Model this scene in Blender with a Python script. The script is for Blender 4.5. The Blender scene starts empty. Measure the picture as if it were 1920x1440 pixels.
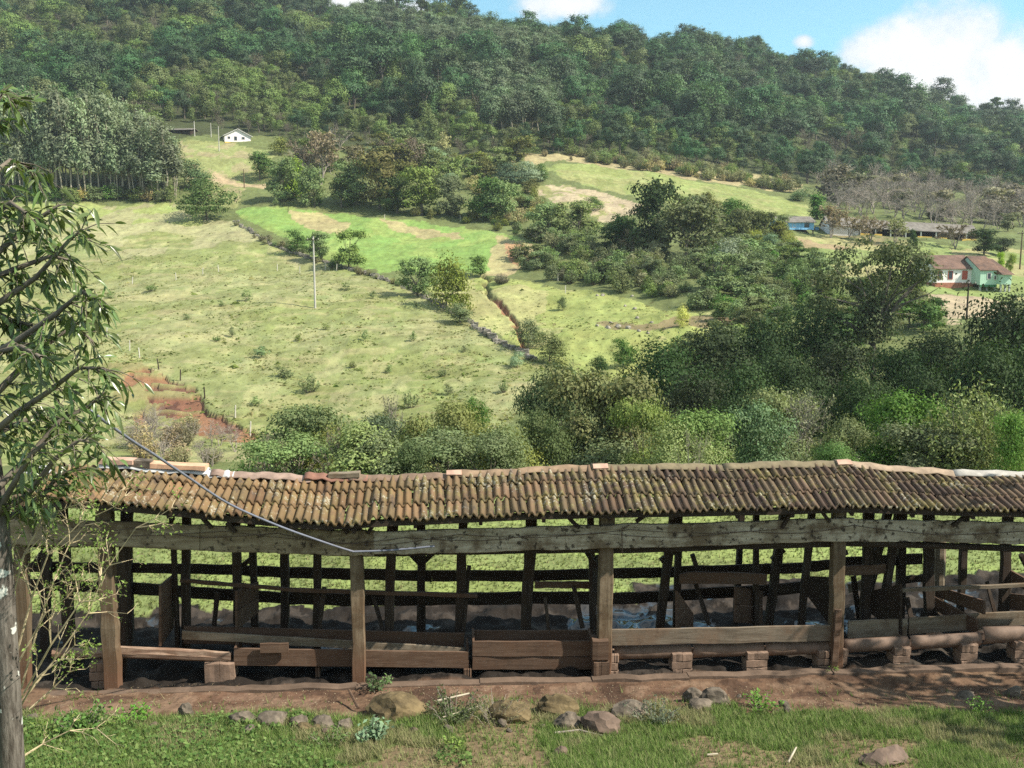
import bpy, math, random
import numpy as np
from mathutils import Vector, Matrix

random.seed(7)
RNG = np.random.default_rng(11)
sc = bpy.context.scene
COL = sc.collection
R = math.radians

# ------------------------------------------------------------------ camera, sky, sun, exposure
FPX, PITCH, ZC = 1850.0, R(8.0), 6.2            # focal length in photo pixels, downward tilt, eye height over the shed yard
cam = bpy.data.cameras.new('camera')
cam_o = bpy.data.objects.new('camera', cam); COL.objects.link(cam_o)
cam.sensor_width = 36.0; cam.lens = FPX / 1920 * 36.0
cam.clip_start = 0.1; cam.clip_end = 6000
cam_o.location = (0, 0, ZC); cam_o.rotation_euler = (R(90) - PITCH, 0, 0)
sc.camera = cam_o
SUN_ELEV, SUN_AZ = R(45), R(106)                # azimuth clockwise from +Y
tosun = Vector((math.cos(SUN_ELEV) * math.sin(SUN_AZ), math.cos(SUN_ELEV) * math.cos(SUN_AZ), math.sin(SUN_ELEV)))
sun = bpy.data.lights.new('sun', 'SUN'); sun.energy = 4.6; sun.angle = R(0.53); sun.color = (1.0, 0.93, 0.80)
sun_o = bpy.data.objects.new('sun', sun); COL.objects.link(sun_o)
sun_o.rotation_euler = tosun.to_track_quat('Z', 'Y').to_euler(); sun_o.location = (60, -10, 60)
sc.view_settings.view_transform = 'Standard'; sc.view_settings.look = 'None'
sc.view_settings.exposure = 1.0; sc.view_settings.gamma = 1.0
sc.cycles.max_bounces = 6; sc.cycles.diffuse_bounces = 3; sc.cycles.glossy_bounces = 2
sc.cycles.transmission_bounces = 3; sc.cycles.transparent_max_bounces = 6; sc.cycles.volume_bounces = 0
sc.cycles.sample_clamp_indirect = 6.0
sc.cycles.use_denoising = False
sc.render.film_transparent = False

class NT:
    """small node-tree writer"""
    def __init__(s, tree): s.t = tree; s.n = tree.nodes; s.l = tree.links
    def add(s, kind, **kw):
        nd = s.n.new(kind)
        for k, v in kw.items():
            if k.startswith('i_'):
                key = k[2:]; key = int(key) if key.isdigit() else key.replace('_', ' ')
                s.put(nd, key, v)
            else: setattr(nd, k, v)
        return nd
    def put(s, nd, key, v):
        if isinstance(v, bpy.types.NodeSocket): s.l.new(v, nd.inputs[key])
        else: nd.inputs[key].default_value = v
    def math(s, op, a, b=0.0, c=0.0, clamp=False):
        nd = s.add('ShaderNodeMath', operation=op, use_clamp=clamp)
        s.put(nd, 0, a); s.put(nd, 1, b); s.put(nd, 2, c)
        return nd.outputs[0]
    def mix(s, f, a, b, mode='MIX'):
        nd = s.add('ShaderNodeMix', data_type='RGBA', blend_type=mode)
        s.put(nd, 0, f); s.put(nd, 6, a); s.put(nd, 7, b)
        return nd.outputs[2]
    def noise(s, scale, detail=4, rough=0.6, vec=None, out=0):
        nd = s.add('ShaderNodeTexNoise'); nd.inputs['Scale'].default_value = scale
        nd.inputs['Detail'].default_value = detail; nd.inputs['Roughness'].default_value = rough
        if vec is not None: s.l.new(vec, nd.inputs['Vector'])
        return nd.outputs[out]
    def ramp(s, f, stops):
        nd = s.add('ShaderNodeValToRGB'); s.l.new(f, nd.inputs[0]); e = nd.color_ramp.elements
        while len(e) < len(stops): e.new(0.5)
        for k, (p, c) in enumerate(stops):
            e[k].position = p; e[k].color = (c[0], c[1], c[2], 1) if not isinstance(c, (int, float)) else (c, c, c, 1)
        return nd.outputs[0]
    def step(s, x, a, b):
        nd = s.add('ShaderNodeMapRange', interpolation_type='SMOOTHSTEP')
        s.put(nd, 0, x); s.put(nd, 1, a); s.put(nd, 2, b)
        return nd.outputs[0]

def ray(u, v):
    """direction through a photo pixel, scaled so that its y is 1"""
    cx, cz = (np.asarray(u, float) - 960) / FPX, -(np.asarray(v, float) - 720) / FPX
    c, s_ = math.cos(PITCH), math.sin(PITCH)
    ry = c + cz * s_; rz = -s_ + cz * c
    return cx / ry, rz / ry

world = bpy.data.worlds.new('World'); sc.world = world; world.use_nodes = True
w = NT(world.node_tree); w.n.clear()
sky = w.add('ShaderNodeTexSky', sky_type='NISHITA', sun_disc=False)
sky.sun_elevation = SUN_ELEV; sky.sun_rotation = SUN_AZ; sky.altitude = 300; sky.air_density = 1.0; sky.dust_density = 0.6; sky.ozone_density = 1.5
tc = w.add('ShaderNodeTexCoord'); sp = w.add('ShaderNodeSeparateXYZ'); w.l.new(tc.outputs['Generated'], sp.inputs[0])
yy = w.math('MAXIMUM', sp.outputs[1], 0.02)
px_, pz_ = w.math('DIVIDE', sp.outputs[0], yy), w.math('DIVIDE', sp.outputs[2], yy)
nz = w.noise(16, 7, 0.62, tc.outputs['Generated'])
big = w.noise(5, 3, 0.5, tc.outputs['Generated'])
front = w.step(sp.outputs[1], 0.05, 0.2)
mask = None
for (u, v, ru, rv) in [(1800, 95, 125, 105), (1700, 105, 130, 70), (1890, 150, 130, 95), (1800, 170, 190, 90), (1625, 100, 70, 40), (1052, 8, 100, 34),
                       (690, -14, 150, 44), (760, 15, 70, 22), (1508, 78, 26, 16), (400, -160, 260, 90), (2300, 60, 260, 120), (-400, -200, 300, 90)]:
    cx, cz = ray(u, v); dx = w.math('DIVIDE', w.math('SUBTRACT', px_, float(cx)), ru / FPX); dz = w.math('DIVIDE', w.math('SUBTRACT', pz_, float(cz)), rv / FPX)
    d = w.math('SQRT', w.math('ADD', w.math('MULTIPLY', dx, dx), w.math('MULTIPLY', dz, dz)))
    m = w.math('SUBTRACT', 1.0, d)
    mask = m if mask is None else w.math('MAXIMUM', mask, m)
fine = w.noise(38, 6, 0.6, tc.outputs['Generated'])
soft = w.math('ADD', mask, w.math('ADD', w.math('MULTIPLY', w.math('SUBTRACT', nz, 0.5), 1.5), w.math('MULTIPLY', w.math('SUBTRACT', fine, 0.5), 0.5)))
cm = w.math('MULTIPLY', w.step(soft, -0.08, 0.50), front)
over = w.math('MULTIPLY', w.step(w.math('ADD', big, w.math('MULTIPLY', nz, 0.35)), 0.50, 0.72), w.step(w.math('SUBTRACT', w.math('MULTIPLY', sp.outputs[2], 2.2), sp.outputs[1]), 0.3, 0.7))  # unseen cloud cover added overhead and behind the camera to whiten the fill light
cm = w.math('MAXIMUM', cm, over)
shade = w.step(w.math('ADD', w.math('MULTIPLY', soft, 0.35), w.math('MULTIPLY', w.math('ADD', big, w.math('MULTIPLY', nz, 1.2)), 0.6)), 0.62, 1.02)
ccol = w.mix(shade, (4.7, 5.5, 6.1, 1), (6.9, 6.9, 6.9, 1))
skyc = w.mix(1.0, sky.outputs[0], (0.95, 1.42, 1.30, 1), 'MULTIPLY')
bg = w.add('ShaderNodeBackground'); bg.inputs[1].default_value = 0.078
w.l.new(w.mix(cm, skyc, ccol), bg.inputs[0])
wo = w.add('ShaderNodeOutputWorld'); w.l.new(bg.outputs[0], wo.inputs[0])

# ------------------------------------------------------------------ helpers
def props(o, label=None, cat=None, group=None, kind=None):
    if label: o['label'] = label
    if cat: o['category'] = cat
    if group: o['group'] = group
    if kind: o['kind'] = kind
    return o

def link(name, me, parent=None, loc=None):
    o = bpy.data.objects.new(name, me); COL.objects.link(o)
    if parent is not None: o.parent = parent
    if loc is not None: o.location = loc
    return o

def empty(name, loc=(0, 0, 0), rz=0.0):
    o = bpy.data.objects.new(name, None); COL.objects.link(o)
    o.location = loc; o.rotation_euler = (0, 0, rz); o.empty_display_size = 0.3
    return o

def np_mesh(name, V, F, mats=(), smooth=False, fattr=None, vattr=None, vcol=None, midx=None):
    """mesh from numpy: F is (n,k) or a list of such arrays"""
    V = np.asarray(V, np.float32); Fs = F if isinstance(F, list) else [F]
    Fs = [np.asarray(f, np.int32) for f in Fs if len(f)]
    me = bpy.data.meshes.new(name)
    nl = sum(f.size for f in Fs); nf = sum(len(f) for f in Fs)
    me.vertices.add(len(V)); me.vertices.foreach_set('co', V.ravel())
    me.loops.add(nl); me.polygons.add(nf)
    me.loops.foreach_set('vertex_index', np.concatenate([f.ravel() for f in Fs]))
    tot = np.concatenate([np.full(len(f), f.shape[1], np.int32) for f in Fs])
    st = np.concatenate([[0], np.cumsum(tot)[:-1]]).astype(np.int32)
    me.polygons.foreach_set('loop_start', st); me.polygons.foreach_set('loop_total', tot)
    if smooth: me.polygons.foreach_set('use_smooth', np.ones(nf, bool))
    for m in mats: me.materials.append(m)
    if midx is not None: me.polygons.foreach_set('material_index', np.asarray(midx, np.int32))
    if fattr is not None:
        for k, a in fattr.items():
            at = me.attributes.new(k, 'FLOAT', 'FACE'); at.data.foreach_set('value', np.asarray(a, np.float32))
    if vattr is not None:
        for k, a in vattr.items():
            at = me.attributes.new(k, 'FLOAT', 'POINT'); at.data.foreach_set('value', np.asarray(a, np.float32))
    if vcol is not None:
        at = me.attributes.new('col', 'FLOAT_COLOR', 'POINT')
        c4 = np.ones((len(V), 4), np.float32); c4[:, :3] = vcol
        at.data.foreach_set('color', c4.ravel())
    me.update(calc_edges=True); me.validate()
    return me

class MB:
    """collects boxes, planks, tubes into one mesh"""
    def __init__(s): s.v = []; s.f = []; s.t = []
    def add(s, V, F, tint=None):
        b = len(s.v); s.v.extend([tuple(p) for p in V]); t = random.random() if tint is None else tint
        for f in F: s.f.append(tuple(i + b for i in f)); s.t.append(t)
    def hexa(s, P, tint=None):
        s.add(P, [(0, 3, 2, 1), (4, 5, 6, 7), (0, 1, 5, 4), (1, 2, 6, 5), (2, 3, 7, 6), (3, 0, 4, 7)], tint)
    def box(s, lo, hi, tint=None):
        (a, b, c), (d, e, f) = lo, hi
        s.hexa([(a, b, c), (d, b, c), (d, e, c), (a, e, c), (a, b, f), (d, b, f), (d, e, f), (a, e, f)], tint)
    def plank(s, p0, p1, up, h, th, seg=8, jit=0.006, h1=None, tint=None, chip=0.0):
        """board from p0 to p1, its height h along up, thickness th; edges a little uneven"""
        p0, p1, up = Vector(p0), Vector(p1), Vector(up); bow = random.uniform(-1, 1) * min(.02, .008 * (Vector(p1) - Vector(p0)).length) if jit > 0 else 0
        ax = (p1 - p0).normalized(); up = (up - ax * up.dot(ax)).normalized(); sd = ax.cross(up)
        h1 = h if h1 is None else h1; rings = []
        for k in range(seg + 1):
            q = k / seg; c = p0.lerp(p1, q) + (up * .6 + sd) * bow * math.sin(math.pi * q); hh = (h + (h1 - h) * q) / 2
            j = lambda: random.uniform(-jit, jit)
            top = hh + j() - (chip * random.random() if k in (0, seg) else 0); bo = -hh + j(); b = j()
            bev = min(th, hh) * 0.12
            rings.append([c + up * bo + sd * (th / 2 - bev + b), c + up * (bo + bev) + sd * (th / 2 + b), c + up * (top - bev) + sd * (th / 2 + b), c + up * top + sd * (th / 2 - bev + b),
                          c + up * top - sd * (th / 2 - bev - b), c + up * (top - bev) - sd * (th / 2 - b), c + up * (bo + bev) - sd * (th / 2 - b), c + up * bo - sd * (th / 2 - bev - b)])
        V = [p for r in rings for p in r]; F = []
        for k in range(seg):
            for m in range(8):
                a = k * 8 + m; b = k * 8 + (m + 1) % 8
                F.append((a, b, b + 8, a + 8))
        F.append(tuple(range(7, -1, -1))); F.append(tuple(range(seg * 8, seg * 8 + 8)))
        s.add(V, F, tint)
    def tube(s, pts, rad, n=6, tint=None, cap=True):
        pts = [Vector(p) for p in pts]; rad = rad if isinstance(rad, (list, tuple)) else [rad] * len(pts)
        V = []; F = []; ref = None
        for k, p in enumerate(pts):
            d = (pts[min(k + 1, len(pts) - 1)] - pts[max(k - 1, 0)])
            d = d.normalized() if d.length > 1e-9 else Vector((0, 0, 1))
            if ref is None: ref = Vector((1, 0, 0)) if abs(d.x) < 0.8 else Vector((0, 1, 0))
            a = d.cross(ref).normalized(); b = d.cross(a); ref = -b if False else ref
            for m in range(n):
                g = 2 * math.pi * m / n
                V.append(p + (a * math.cos(g) + b * math.sin(g)) * rad[k])
        for k in range(len(pts) - 1):
            for m in range(n):
                a = k * n + m; b = k * n + (m + 1) % n
                F.append((a, b, b + n, a + n))
        if cap: F.append(tuple(range(n - 1, -1, -1))); F.append(tuple(range((len(pts) - 1) * n, len(pts) * n)))
        s.add(V, F, tint)
    def mesh(s, name, mat, smooth=False):
        me = bpy.data.meshes.new(name); me.from_pydata(s.v, [], s.f); me.validate()
        if mat: me.materials.append(mat)
        if len(me.polygons) == len(s.t):
            at = me.attributes.new('tint', 'FLOAT', 'FACE'); at.data.foreach_set('value', np.array(s.t, np.float32))
        if smooth: me.polygons.foreach_set('use_smooth', np.ones(len(me.polygons), bool))
        me.update(); return me
    def build(s, name, mat, parent=None, smooth=False):
        return link(name, s.mesh(name, mat, smooth), parent)

def _hash(ix, iy, seed):
    h = (ix.astype(np.int64) * 374761393 + iy.astype(np.int64) * 668265263 + seed * 974711) & 0x7fffffff
    h = ((h ^ (h >> 13)) * 1274126177) & 0x7fffffff
    return ((h ^ (h >> 16)) & 0xffff) / 65535.0
def vnoise(x, y, seed=0):
    x, y = np.asarray(x, float), np.asarray(y, float)
    ix, iy = np.floor(x), np.floor(y); fx, fy = x - ix, y - iy
    ix, iy = ix.astype(np.int64), iy.astype(np.int64)
    sx, sy = fx * fx * (3 - 2 * fx), fy * fy * (3 - 2 * fy)
    a, b, c, d = _hash(ix, iy, seed), _hash(ix + 1, iy, seed), _hash(ix, iy + 1, seed), _hash(ix + 1, iy + 1, seed)
    return (a * (1 - sx) + b * sx) * (1 - sy) + (c * (1 - sx) + d * sx) * sy
def fbm(x, y, seed=0, oct=4):
    t = 0; amp = 0.5; tot = 0
    for k in range(oct):
        t = t + amp * vnoise(np.asarray(x) * 2 ** k, np.asarray(y) * 2 ** k, seed + k * 17); tot += amp; amp *= 0.5
    return t / tot

def project(x, y, z):
    """photo pixel of a world point"""
    c, s_ = math.cos(PITCH), math.sin(PITCH)
    dz = np.asarray(z) - ZC
    dep = np.asarray(y) * c - dz * s_; up = np.asarray(y) * s_ + dz * c
    dep = np.maximum(dep, 1e-3)
    return 960 + FPX * np.asarray(x) / dep, 720 - FPX * up / dep

# ------------------------------------------------------------------ lie of the land: height as a function of bearing a = x/y and distance y
NEAR = [(0.5, 4.6), (1, 4.5), (3, 3.7), (6.5, 1.9), (9, .75), (11, .33), (12.3, .16), (13.0, .03), (13.3, 0), (17, 0), (24, 0), (27, -.4), (35, -3.0), (50, -7.5)]
LEFT = [(75, 890), (88, 850), (97, 800), (103, 750), (112, 690), (126, 645), (142, 578), (172, 530), (195, 480), (218, 430), (240, 388), (250, 372), (265, 335), (280, 295), (295, 262), (340, 205), (440, 105), (540, 10), (640, -90), (730, -160)]
COLS = {
    -1800: LEFT, -600: LEFT, 0: LEFT, 350: LEFT,
    620: [(75, 880), (88, 840), (97, 790), (103, 745), (112, 690), (126, 640), (142, 578), (172, 522), (195, 480), (218, 430), (240, 392), (265, 350), (290, 300), (340, 235), (440, 135), (540, 68), (600, 48)],
    900: [(75, 860), (88, 800), (95, 760), (108, 700), (125, 640), (145, 590), (175, 522), (195, 480), (222, 430), (240, 402), (270, 345), (290, 310), (330, 258), (370, 210), (420, 158), (470, 112), (530, 62), (570, 40)],
    1300: [(65, 860), (85, 790), (105, 700), (118, 640), (130, 603), (150, 545), (165, 503), (190, 455), (225, 405), (250, 378), (300, 330), (320, 312), (380, 255), (430, 210), (500, 162), (570, 116), (605, 97)],
    1500: [(65, 860), (80, 790), (100, 700), (120, 605), (145, 542), (175, 482), (200, 452), (215, 434), (250, 402), (320, 352), (380, 305), (430, 258), (500, 200), (560, 148), (620, 108)],
    1750: [(62, 870), (80, 800), (95, 700), (120, 605), (148, 542), (175, 503), (205, 462), (235, 432), (300, 385), (370, 335), (430, 298), (500, 256), (570, 218), (610, 202)],
    1920: [(62, 870), (80, 800), (95, 700), (120, 600), (145, 550), (160, 525), (190, 485), (225, 446), (300, 402), (370, 356), (450, 330), (540, 310), (620, 300)],
    2500: [(62, 870), (80, 800), (95, 700), (120, 600), (145, 550), (190, 490), (225, 450), (300, 410), (450, 365), (620, 330)],
    4000: [(62, 870), (80, 800), (95, 700), (120, 600), (145, 550), (190, 490), (225, 450), (300, 410), (450, 385), (620, 365)],
}
LY = np.linspace(math.log(0.5), math.log(1500), 420)
AG = np.linspace(-1.5, 1.5, 260)
ck = sorted(COLS); ca = np.array([float(ray(k, 500)[0]) for k in ck]); tab = []
for k in ck:
    pts = list(NEAR)
    for (Y, v) in COLS[k]:
        if Y > 55: pts.append((Y, ZC + Y * float(ray(k, v)[1])))
    Yl, zl = pts[-1]; pts += [(Yl + 40, zl + 3), (Yl + 120, zl - 20), (Yl + 400, max(-45, zl - 120)), (1500, max(-50, zl - 220))]
    tab.append(np.interp(LY, [math.log(p[0]) for p in pts], [p[1] for p in pts]))
tab = np.array(tab)
T = np.array([np.interp(AG, ca, tab[:, j]) for j in range(len(LY))]).T          # (a, lnY)
ker = np.exp(-0.5 * (np.arange(-8, 9) / 3.2) ** 2); ker /= ker.sum()
far_w = np.clip((LY - math.log(24)) / 0.6, 0, 1)                                 # leave the yard itself unsmoothed
Ts = np.array([np.convolve(np.pad(r, 8, mode='edge'), ker, 'valid') for r in T]); T = T * (1 - far_w) + Ts * far_w
kerA = np.exp(-0.5 * (np.arange(-12, 13) / 5.0) ** 2); kerA /= kerA.sum()
T = np.array([np.convolve(np.pad(T[:, j], 12, mode='edge'), kerA, 'valid') for j in range(T.shape[1])]).T

GULLY = [(905, 518), (917, 535), (922, 560), (940, 572), (955, 580), (968, 596), (972, 612), (982, 636), (990, 655)]
def base_h(x, y):
    x, y = np.asarray(x, float), np.maximum(np.asarray(y, float), 0.55)
    a = np.clip(x / y, -1.499, 1.499); fa = (a - AG[0]) / (AG[1] - AG[0]); fl = (np.log(y) - LY[0]) / (LY[1] - LY[0])
    ia = np.clip(fa.astype(int), 0, len(AG) - 2); il = np.clip(fl.astype(int), 0, len(LY) - 2)
    fa = fa - ia; fl = np.clip(fl - il, 0, 1)
    return (T[ia, il] * (1 - fl) + T[ia, il + 1] * fl) * (1 - fa) + (T[ia + 1, il] * (1 - fl) + T[ia + 1, il + 1] * fl) * fa
def height(x, y):
    x, y = np.asarray(x, float), np.asarray(y, float)
    z = base_h(x, y)
    f = np.clip((y - 60) / 40, 0, 1)
    z = z + f * ((fbm(x / 14, y / 14, 3, 3) - .5) * 2.2 + (fbm(x / 2.2, y / 3.0, 5, 3) - .5) * 0.55)
    g = np.clip((y - 300) / 150, 0, 1)
    z = z + g * (fbm(x / 60, y / 60, 9, 3) - .5) * 26
    n = np.clip((27 - y) / 8, 0, 1)
    yard = np.clip(1 - np.abs(y - 15.2) / 2.5, 0, 1)
    z = z + n * (fbm(x / .9, y / .9, 21, 4) - .5) * (0.10 + 0.05 * yard) + n * (fbm(x / .16, y / .16, 22, 2) - .5) * 0.025
    return z

YS = np.exp(np.linspace(math.log(8), math.log(900), 4000))
def place(u, v):
    """world point where the sight line through a photo pixel meets the land"""
    ax, az = ray(u, v)
    h = height(ax * YS, YS); below = np.nonzero(ZC + az * YS <= h)[0]
    k = below[0] if len(below) else len(YS) - 1
    Y = YS[k]; x = float(ax * Y)
    return Vector((x, Y, float(height(x, Y))))
def at(u, v, Y):
    ax, az = ray(u, v); return Vector((float(ax) * Y, Y, ZC + float(az) * Y))
def mpp(p):
    """metres per photo pixel at a point"""
    return (p[1] * math.cos(PITCH) - (p[2] - ZC) * math.sin(PITCH)) / FPX

def inpoly(u, v, poly):
    u, v = np.asarray(u, float), np.asarray(v, float); c = np.zeros(u.shape, bool); n = len(poly)
    for i in range(n):
        (x0, y0), (x1, y1) = poly[i], poly[i - 1]
        cond = ((y0 > v) != (y1 > v)) & (u < (x1 - x0) * (v - y0) / ((y1 - y0) if y1 != y0 else 1e-9) + x0)
        c ^= cond
    return c
def near_line(u, v, pts):
    u, v = np.asarray(u, float), np.asarray(v, float); d = np.full(u.shape, 1e9)
    for (x0, y0), (x1, y1) in zip(pts, pts[1:]):
        L = (x1 - x0) ** 2 + (y1 - y0) ** 2; t = np.clip(((u - x0) * (x1 - x0) + (v - y0) * (y1 - y0)) / L, 0, 1)
        d = np.minimum(d, np.hypot(u - x0 - t * (x1 - x0), v - y0 - t * (y1 - y0)))
    return d

# fields on the hillside, outlined where they lie on the land (as bearings), used for ground cover and for where trees may stand
PASTURE = [(-900, 385), (110, 382), (330, 383), (345, 396), (440, 418), (510, 462), (600, 490), (690, 513), (760, 540), (860, 590), (920, 630), (1000, 665), (1040, 700), (1010, 760), (960, 800), (880, 830), (700, 850), (480, 870), (-900, 900)]
BRIGHT = [(440, 392), (560, 394), (640, 398), (760, 412), (900, 430), (1000, 455), (985, 478), (940, 512), (870, 512), (780, 516), (690, 508), (640, 495), (560, 462), (500, 432), (460, 415)]
STRIP = [(770, 530), (880, 518), (930, 522), (1000, 528), (1110, 545), (1230, 568), (1340, 590), (1330, 640), (1240, 690), (1150, 720), (1060, 690), (1000, 660), (920, 624), (860, 585)]
TANF = [(985, 352), (1060, 345), (1190, 372), (1230, 395), (1150, 415), (1090, 400), (1040, 385)]
UPGREEN = [(1015, 312), (1100, 305), (1250, 328), (1420, 358), (1515, 385), (1515, 408), (1400, 402), (1280, 385), (1180, 362), (1060, 338)]
HOUSEHILL = [(325, 262), (420, 262), (520, 285), (500, 320), (470, 345), (440, 392), (400, 380), (345, 330)]
YARD = [(1490, 440), (1560, 440), (1700, 455), (1960, 470), (2400, 480), (2400, 560), (1900, 560), (1760, 548), (1600, 520), (1500, 500)]
TANYARD = [(1740, 548), (1900, 560), (1900, 600), (1780, 610)]
REDSOIL = [(190, 700), (255, 682), (330, 716), (400, 768), (475, 822), (440, 842), (350, 820), (270, 800), (215, 760)]
FOREST_U = [-2500, 0, 330, 520, 560, 700, 820, 900, 1000, 1100, 1250, 1400, 1520, 1600, 1750, 1920, 3000]
FOREST_V = [335, 335, 258, 252, 285, 275, 285, 298, 290, 290, 308, 326, 345, 338, 352, 372, 385]

# ------------------------------------------------------------------ materials
def material(name, rough=0.8, spec=0.3):
    m = bpy.data.materials.new(name); m.use_nodes = True
    nt = NT(m.node_tree); b = nt.n['Principled BSDF']
    b.inputs['Roughness'].default_value = rough; b.inputs['Specular IOR Level'].default_value = spec
    return m, nt, b

def plain(name, col, rough=0.8, scale=6.0, amount=0.35, bump=0.2, spec=0.3, stretch=None):
    """paint, plaster, stone: one colour with uneven weathering"""
    m, nt, b = material(name, rough, spec)
    tc = nt.add('ShaderNodeTexCoord'); vec = tc.outputs['Object']
    if stretch:
        mp = nt.add('ShaderNodeMapping'); mp.inputs['Scale'].default_value = stretch; nt.l.new(vec, mp.inputs[0]); vec = mp.outputs[0]
    n = nt.noise(scale, 5, 0.65, vec)
    lo = tuple(c * (1 - amount) for c in col) + (1,); hi = tuple(min(1, c * (1 + amount)) for c in col) + (1,)
    nt.l.new(nt.mix(nt.step(n, 0.25, 0.75), lo, hi), b.inputs['Base Color'])
    bp = nt.add('ShaderNodeBump'); bp.inputs['Strength'].default_value = bump; bp.inputs['Distance'].default_value = 0.02
    nt.l.new(n, bp.inputs['Height']); nt.l.new(bp.outputs[0], b.inputs['Normal'])
    return m

def wood(name, dark, light, grime=None, axis='X', spots=0.0, mud=None):
    """weathered timber with grain along an axis, optional red mud splash on the lowest half metre"""
    m, nt, b = material(name, 0.85, 0.2)
    tc = nt.add('ShaderNodeTexCoord'); mp = nt.add('ShaderNodeMapping')
    mp.inputs['Scale'].default_value = {'X': (.5, 7, 7), 'Z': (7, 7, .5), 'Y': (7, .5, 7)}[axis]
    nt.l.new(tc.outputs['Object'], mp.inputs[0])
    g = nt.noise(2.2, 6, 0.7, mp.outputs[0]); lump = nt.noise(2.4, 6, 0.68, tc.outputs['Object'])
    c = nt.mix(nt.step(g, 0.3, 0.72), dark + (1,), light + (1,))
    at_ = nt.add('ShaderNodeAttribute', attribute_name='tint')
    c = nt.mix(nt.math('MULTIPLY', at_.outputs['Fac'], 0.45), c, tuple(0.55 * x for x in dark) + (1,))
    if grime: c = nt.mix(nt.math('MULTIPLY', nt.step(lump, 0.44, 0.64), 0.85), c, grime + (1,))
    if spots:
        s = nt.noise(11, 4, 0.6, tc.outputs['Object'])
        c = nt.mix(nt.math('MULTIPLY', nt.step(s, 0.56, 0.64), spots), c, (0.03, 0.022, 0.016, 1))
    if mud:
        sx = nt.add('ShaderNodeSeparateXYZ'); nt.l.new(tc.outputs['Object'], sx.inputs[0])
        hgt = nt.math('ADD', sx.outputs[2], nt.math('MULTIPLY', nt.math('SUBTRACT', lump, 0.5), 0.8))
        c = nt.mix(nt.math('MULTIPLY', nt.math('SUBTRACT', 1.0, nt.step(hgt, 0.15, 0.8)), 0.85), c, mud + (1,))
    nt.l.new(c, b.inputs['Base Color'])
    bp = nt.add('ShaderNodeBump'); bp.inputs['Strength'].default_value = 0.6; bp.inputs['Distance'].default_value = 0.012
    nt.l.new(g, bp.inputs['Height']); nt.l.new(bp.outputs[0], b.inputs['Normal'])
    return m

def leaf_mat(name, col=None, vary=0.38, trans=0.24, rough=0.55, spec=0.25, hue=0.03):
    """foliage; colour from the object unless given; leaf cards vary by their tint attribute"""
    m = bpy.data.materials.new(name); m.use_nodes = True; nt = NT(m.node_tree); nt.n.clear()
    oi = nt.add('ShaderNodeObjectInfo'); at_ = nt.add('ShaderNodeAttribute', attribute_name='tint')
    hs = nt.add('ShaderNodeHueSaturation')
    nt.put(hs, 'Hue', nt.math('ADD', 0.5 - hue, nt.math('ADD', nt.math('MULTIPLY', oi.outputs['Random'], hue), nt.math('MULTIPLY', at_.outputs['Fac'], hue))))
    nt.put(hs, 'Saturation', nt.math('ADD', 0.9, nt.math('MULTIPLY', oi.outputs['Random'], 0.25)))
    nt.put(hs, 'Value', nt.math('MULTIPLY', nt.math('ADD', 1 - vary, nt.math('MULTIPLY', at_.outputs['Fac'], 2 * vary)), nt.math('ADD', 0.72, nt.math('MULTIPLY', oi.outputs['Random'], 0.56))))
    if col is None: nt.l.new(oi.outputs['Color'], hs.inputs['Color'])
    else: hs.inputs['Color'].default_value = col + (1,)
    b = nt.add('ShaderNodeBsdfPrincipled'); b.inputs['Roughness'].default_value = rough; b.inputs['Specular IOR Level'].default_value = spec
    nt.l.new(hs.outputs[0], b.inputs['Base Color'])
    tr = nt.add('ShaderNodeBsdfTranslucent'); nt.l.new(nt.mix(1.0, hs.outputs[0], (1.25, 1.3, 0.8, 1), 'MULTIPLY'), tr.inputs[0])
    mx = nt.add('ShaderNodeMixShader'); mx.inputs[0].default_value = trans
    nt.l.new(b.outputs[0], mx.inputs[1]); nt.l.new(tr.outputs[0], mx.inputs[2])
    o = nt.add('ShaderNodeOutputMaterial'); nt.l.new(mx.outputs[0], o.inputs[0])
    return m

M_LEAF = leaf_mat('foliage', vary=.27, rough=.68, spec=.12)
M_BARK = plain('bark', (0.13, 0.11, 0.085), 0.9, 5, 0.5, 0.5)
M_PALEBARK = plain('pale_bark', (0.33, 0.29, 0.22), 0.85, 3, 0.35, 0.3)
M_TWIG = plain('grey_twigs', (0.26, 0.225, 0.19), 0.9, 4, 0.3, 0.2)
M_BEAM = wood('grey_fascia_timber', (0.158, 0.115, 0.066), (0.338, 0.277, 0.184), (0.086, 0.058, 0.032), 'X', 0.8)
M_BEAMPALE = wood('pale_fascia_timber', (0.24, 0.195, 0.13), (0.52, 0.46, 0.36), (0.11, 0.075, 0.045), 'X', 0.85)
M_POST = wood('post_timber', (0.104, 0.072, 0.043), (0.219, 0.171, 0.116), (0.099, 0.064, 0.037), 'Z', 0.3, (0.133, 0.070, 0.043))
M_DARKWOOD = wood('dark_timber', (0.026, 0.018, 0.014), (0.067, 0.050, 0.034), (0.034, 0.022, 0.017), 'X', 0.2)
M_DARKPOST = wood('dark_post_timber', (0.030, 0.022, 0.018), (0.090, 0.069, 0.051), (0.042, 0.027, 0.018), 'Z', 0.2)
M_TROUGH = wood('muddy_trough_boards', (0.090, 0.055, 0.037), (0.158, 0.106, 0.074), (0.100, 0.058, 0.037), 'X', 0.2)
M_PALEPLANK = wood('pale_worn_plank', (0.150, 0.116, 0.079), (0.315, 0.262, 0.195), (0.135, 0.094, 0.060), 'X', 0.2)
M_CLAY = plain('clay_pipe', (0.17, 0.115, 0.085), 0.7, 5, 0.3, 0.2)
M_STONE = plain('field_stone', (0.115, 0.094, 0.072), 0.95, 5, 0.65, 0.9)
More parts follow.
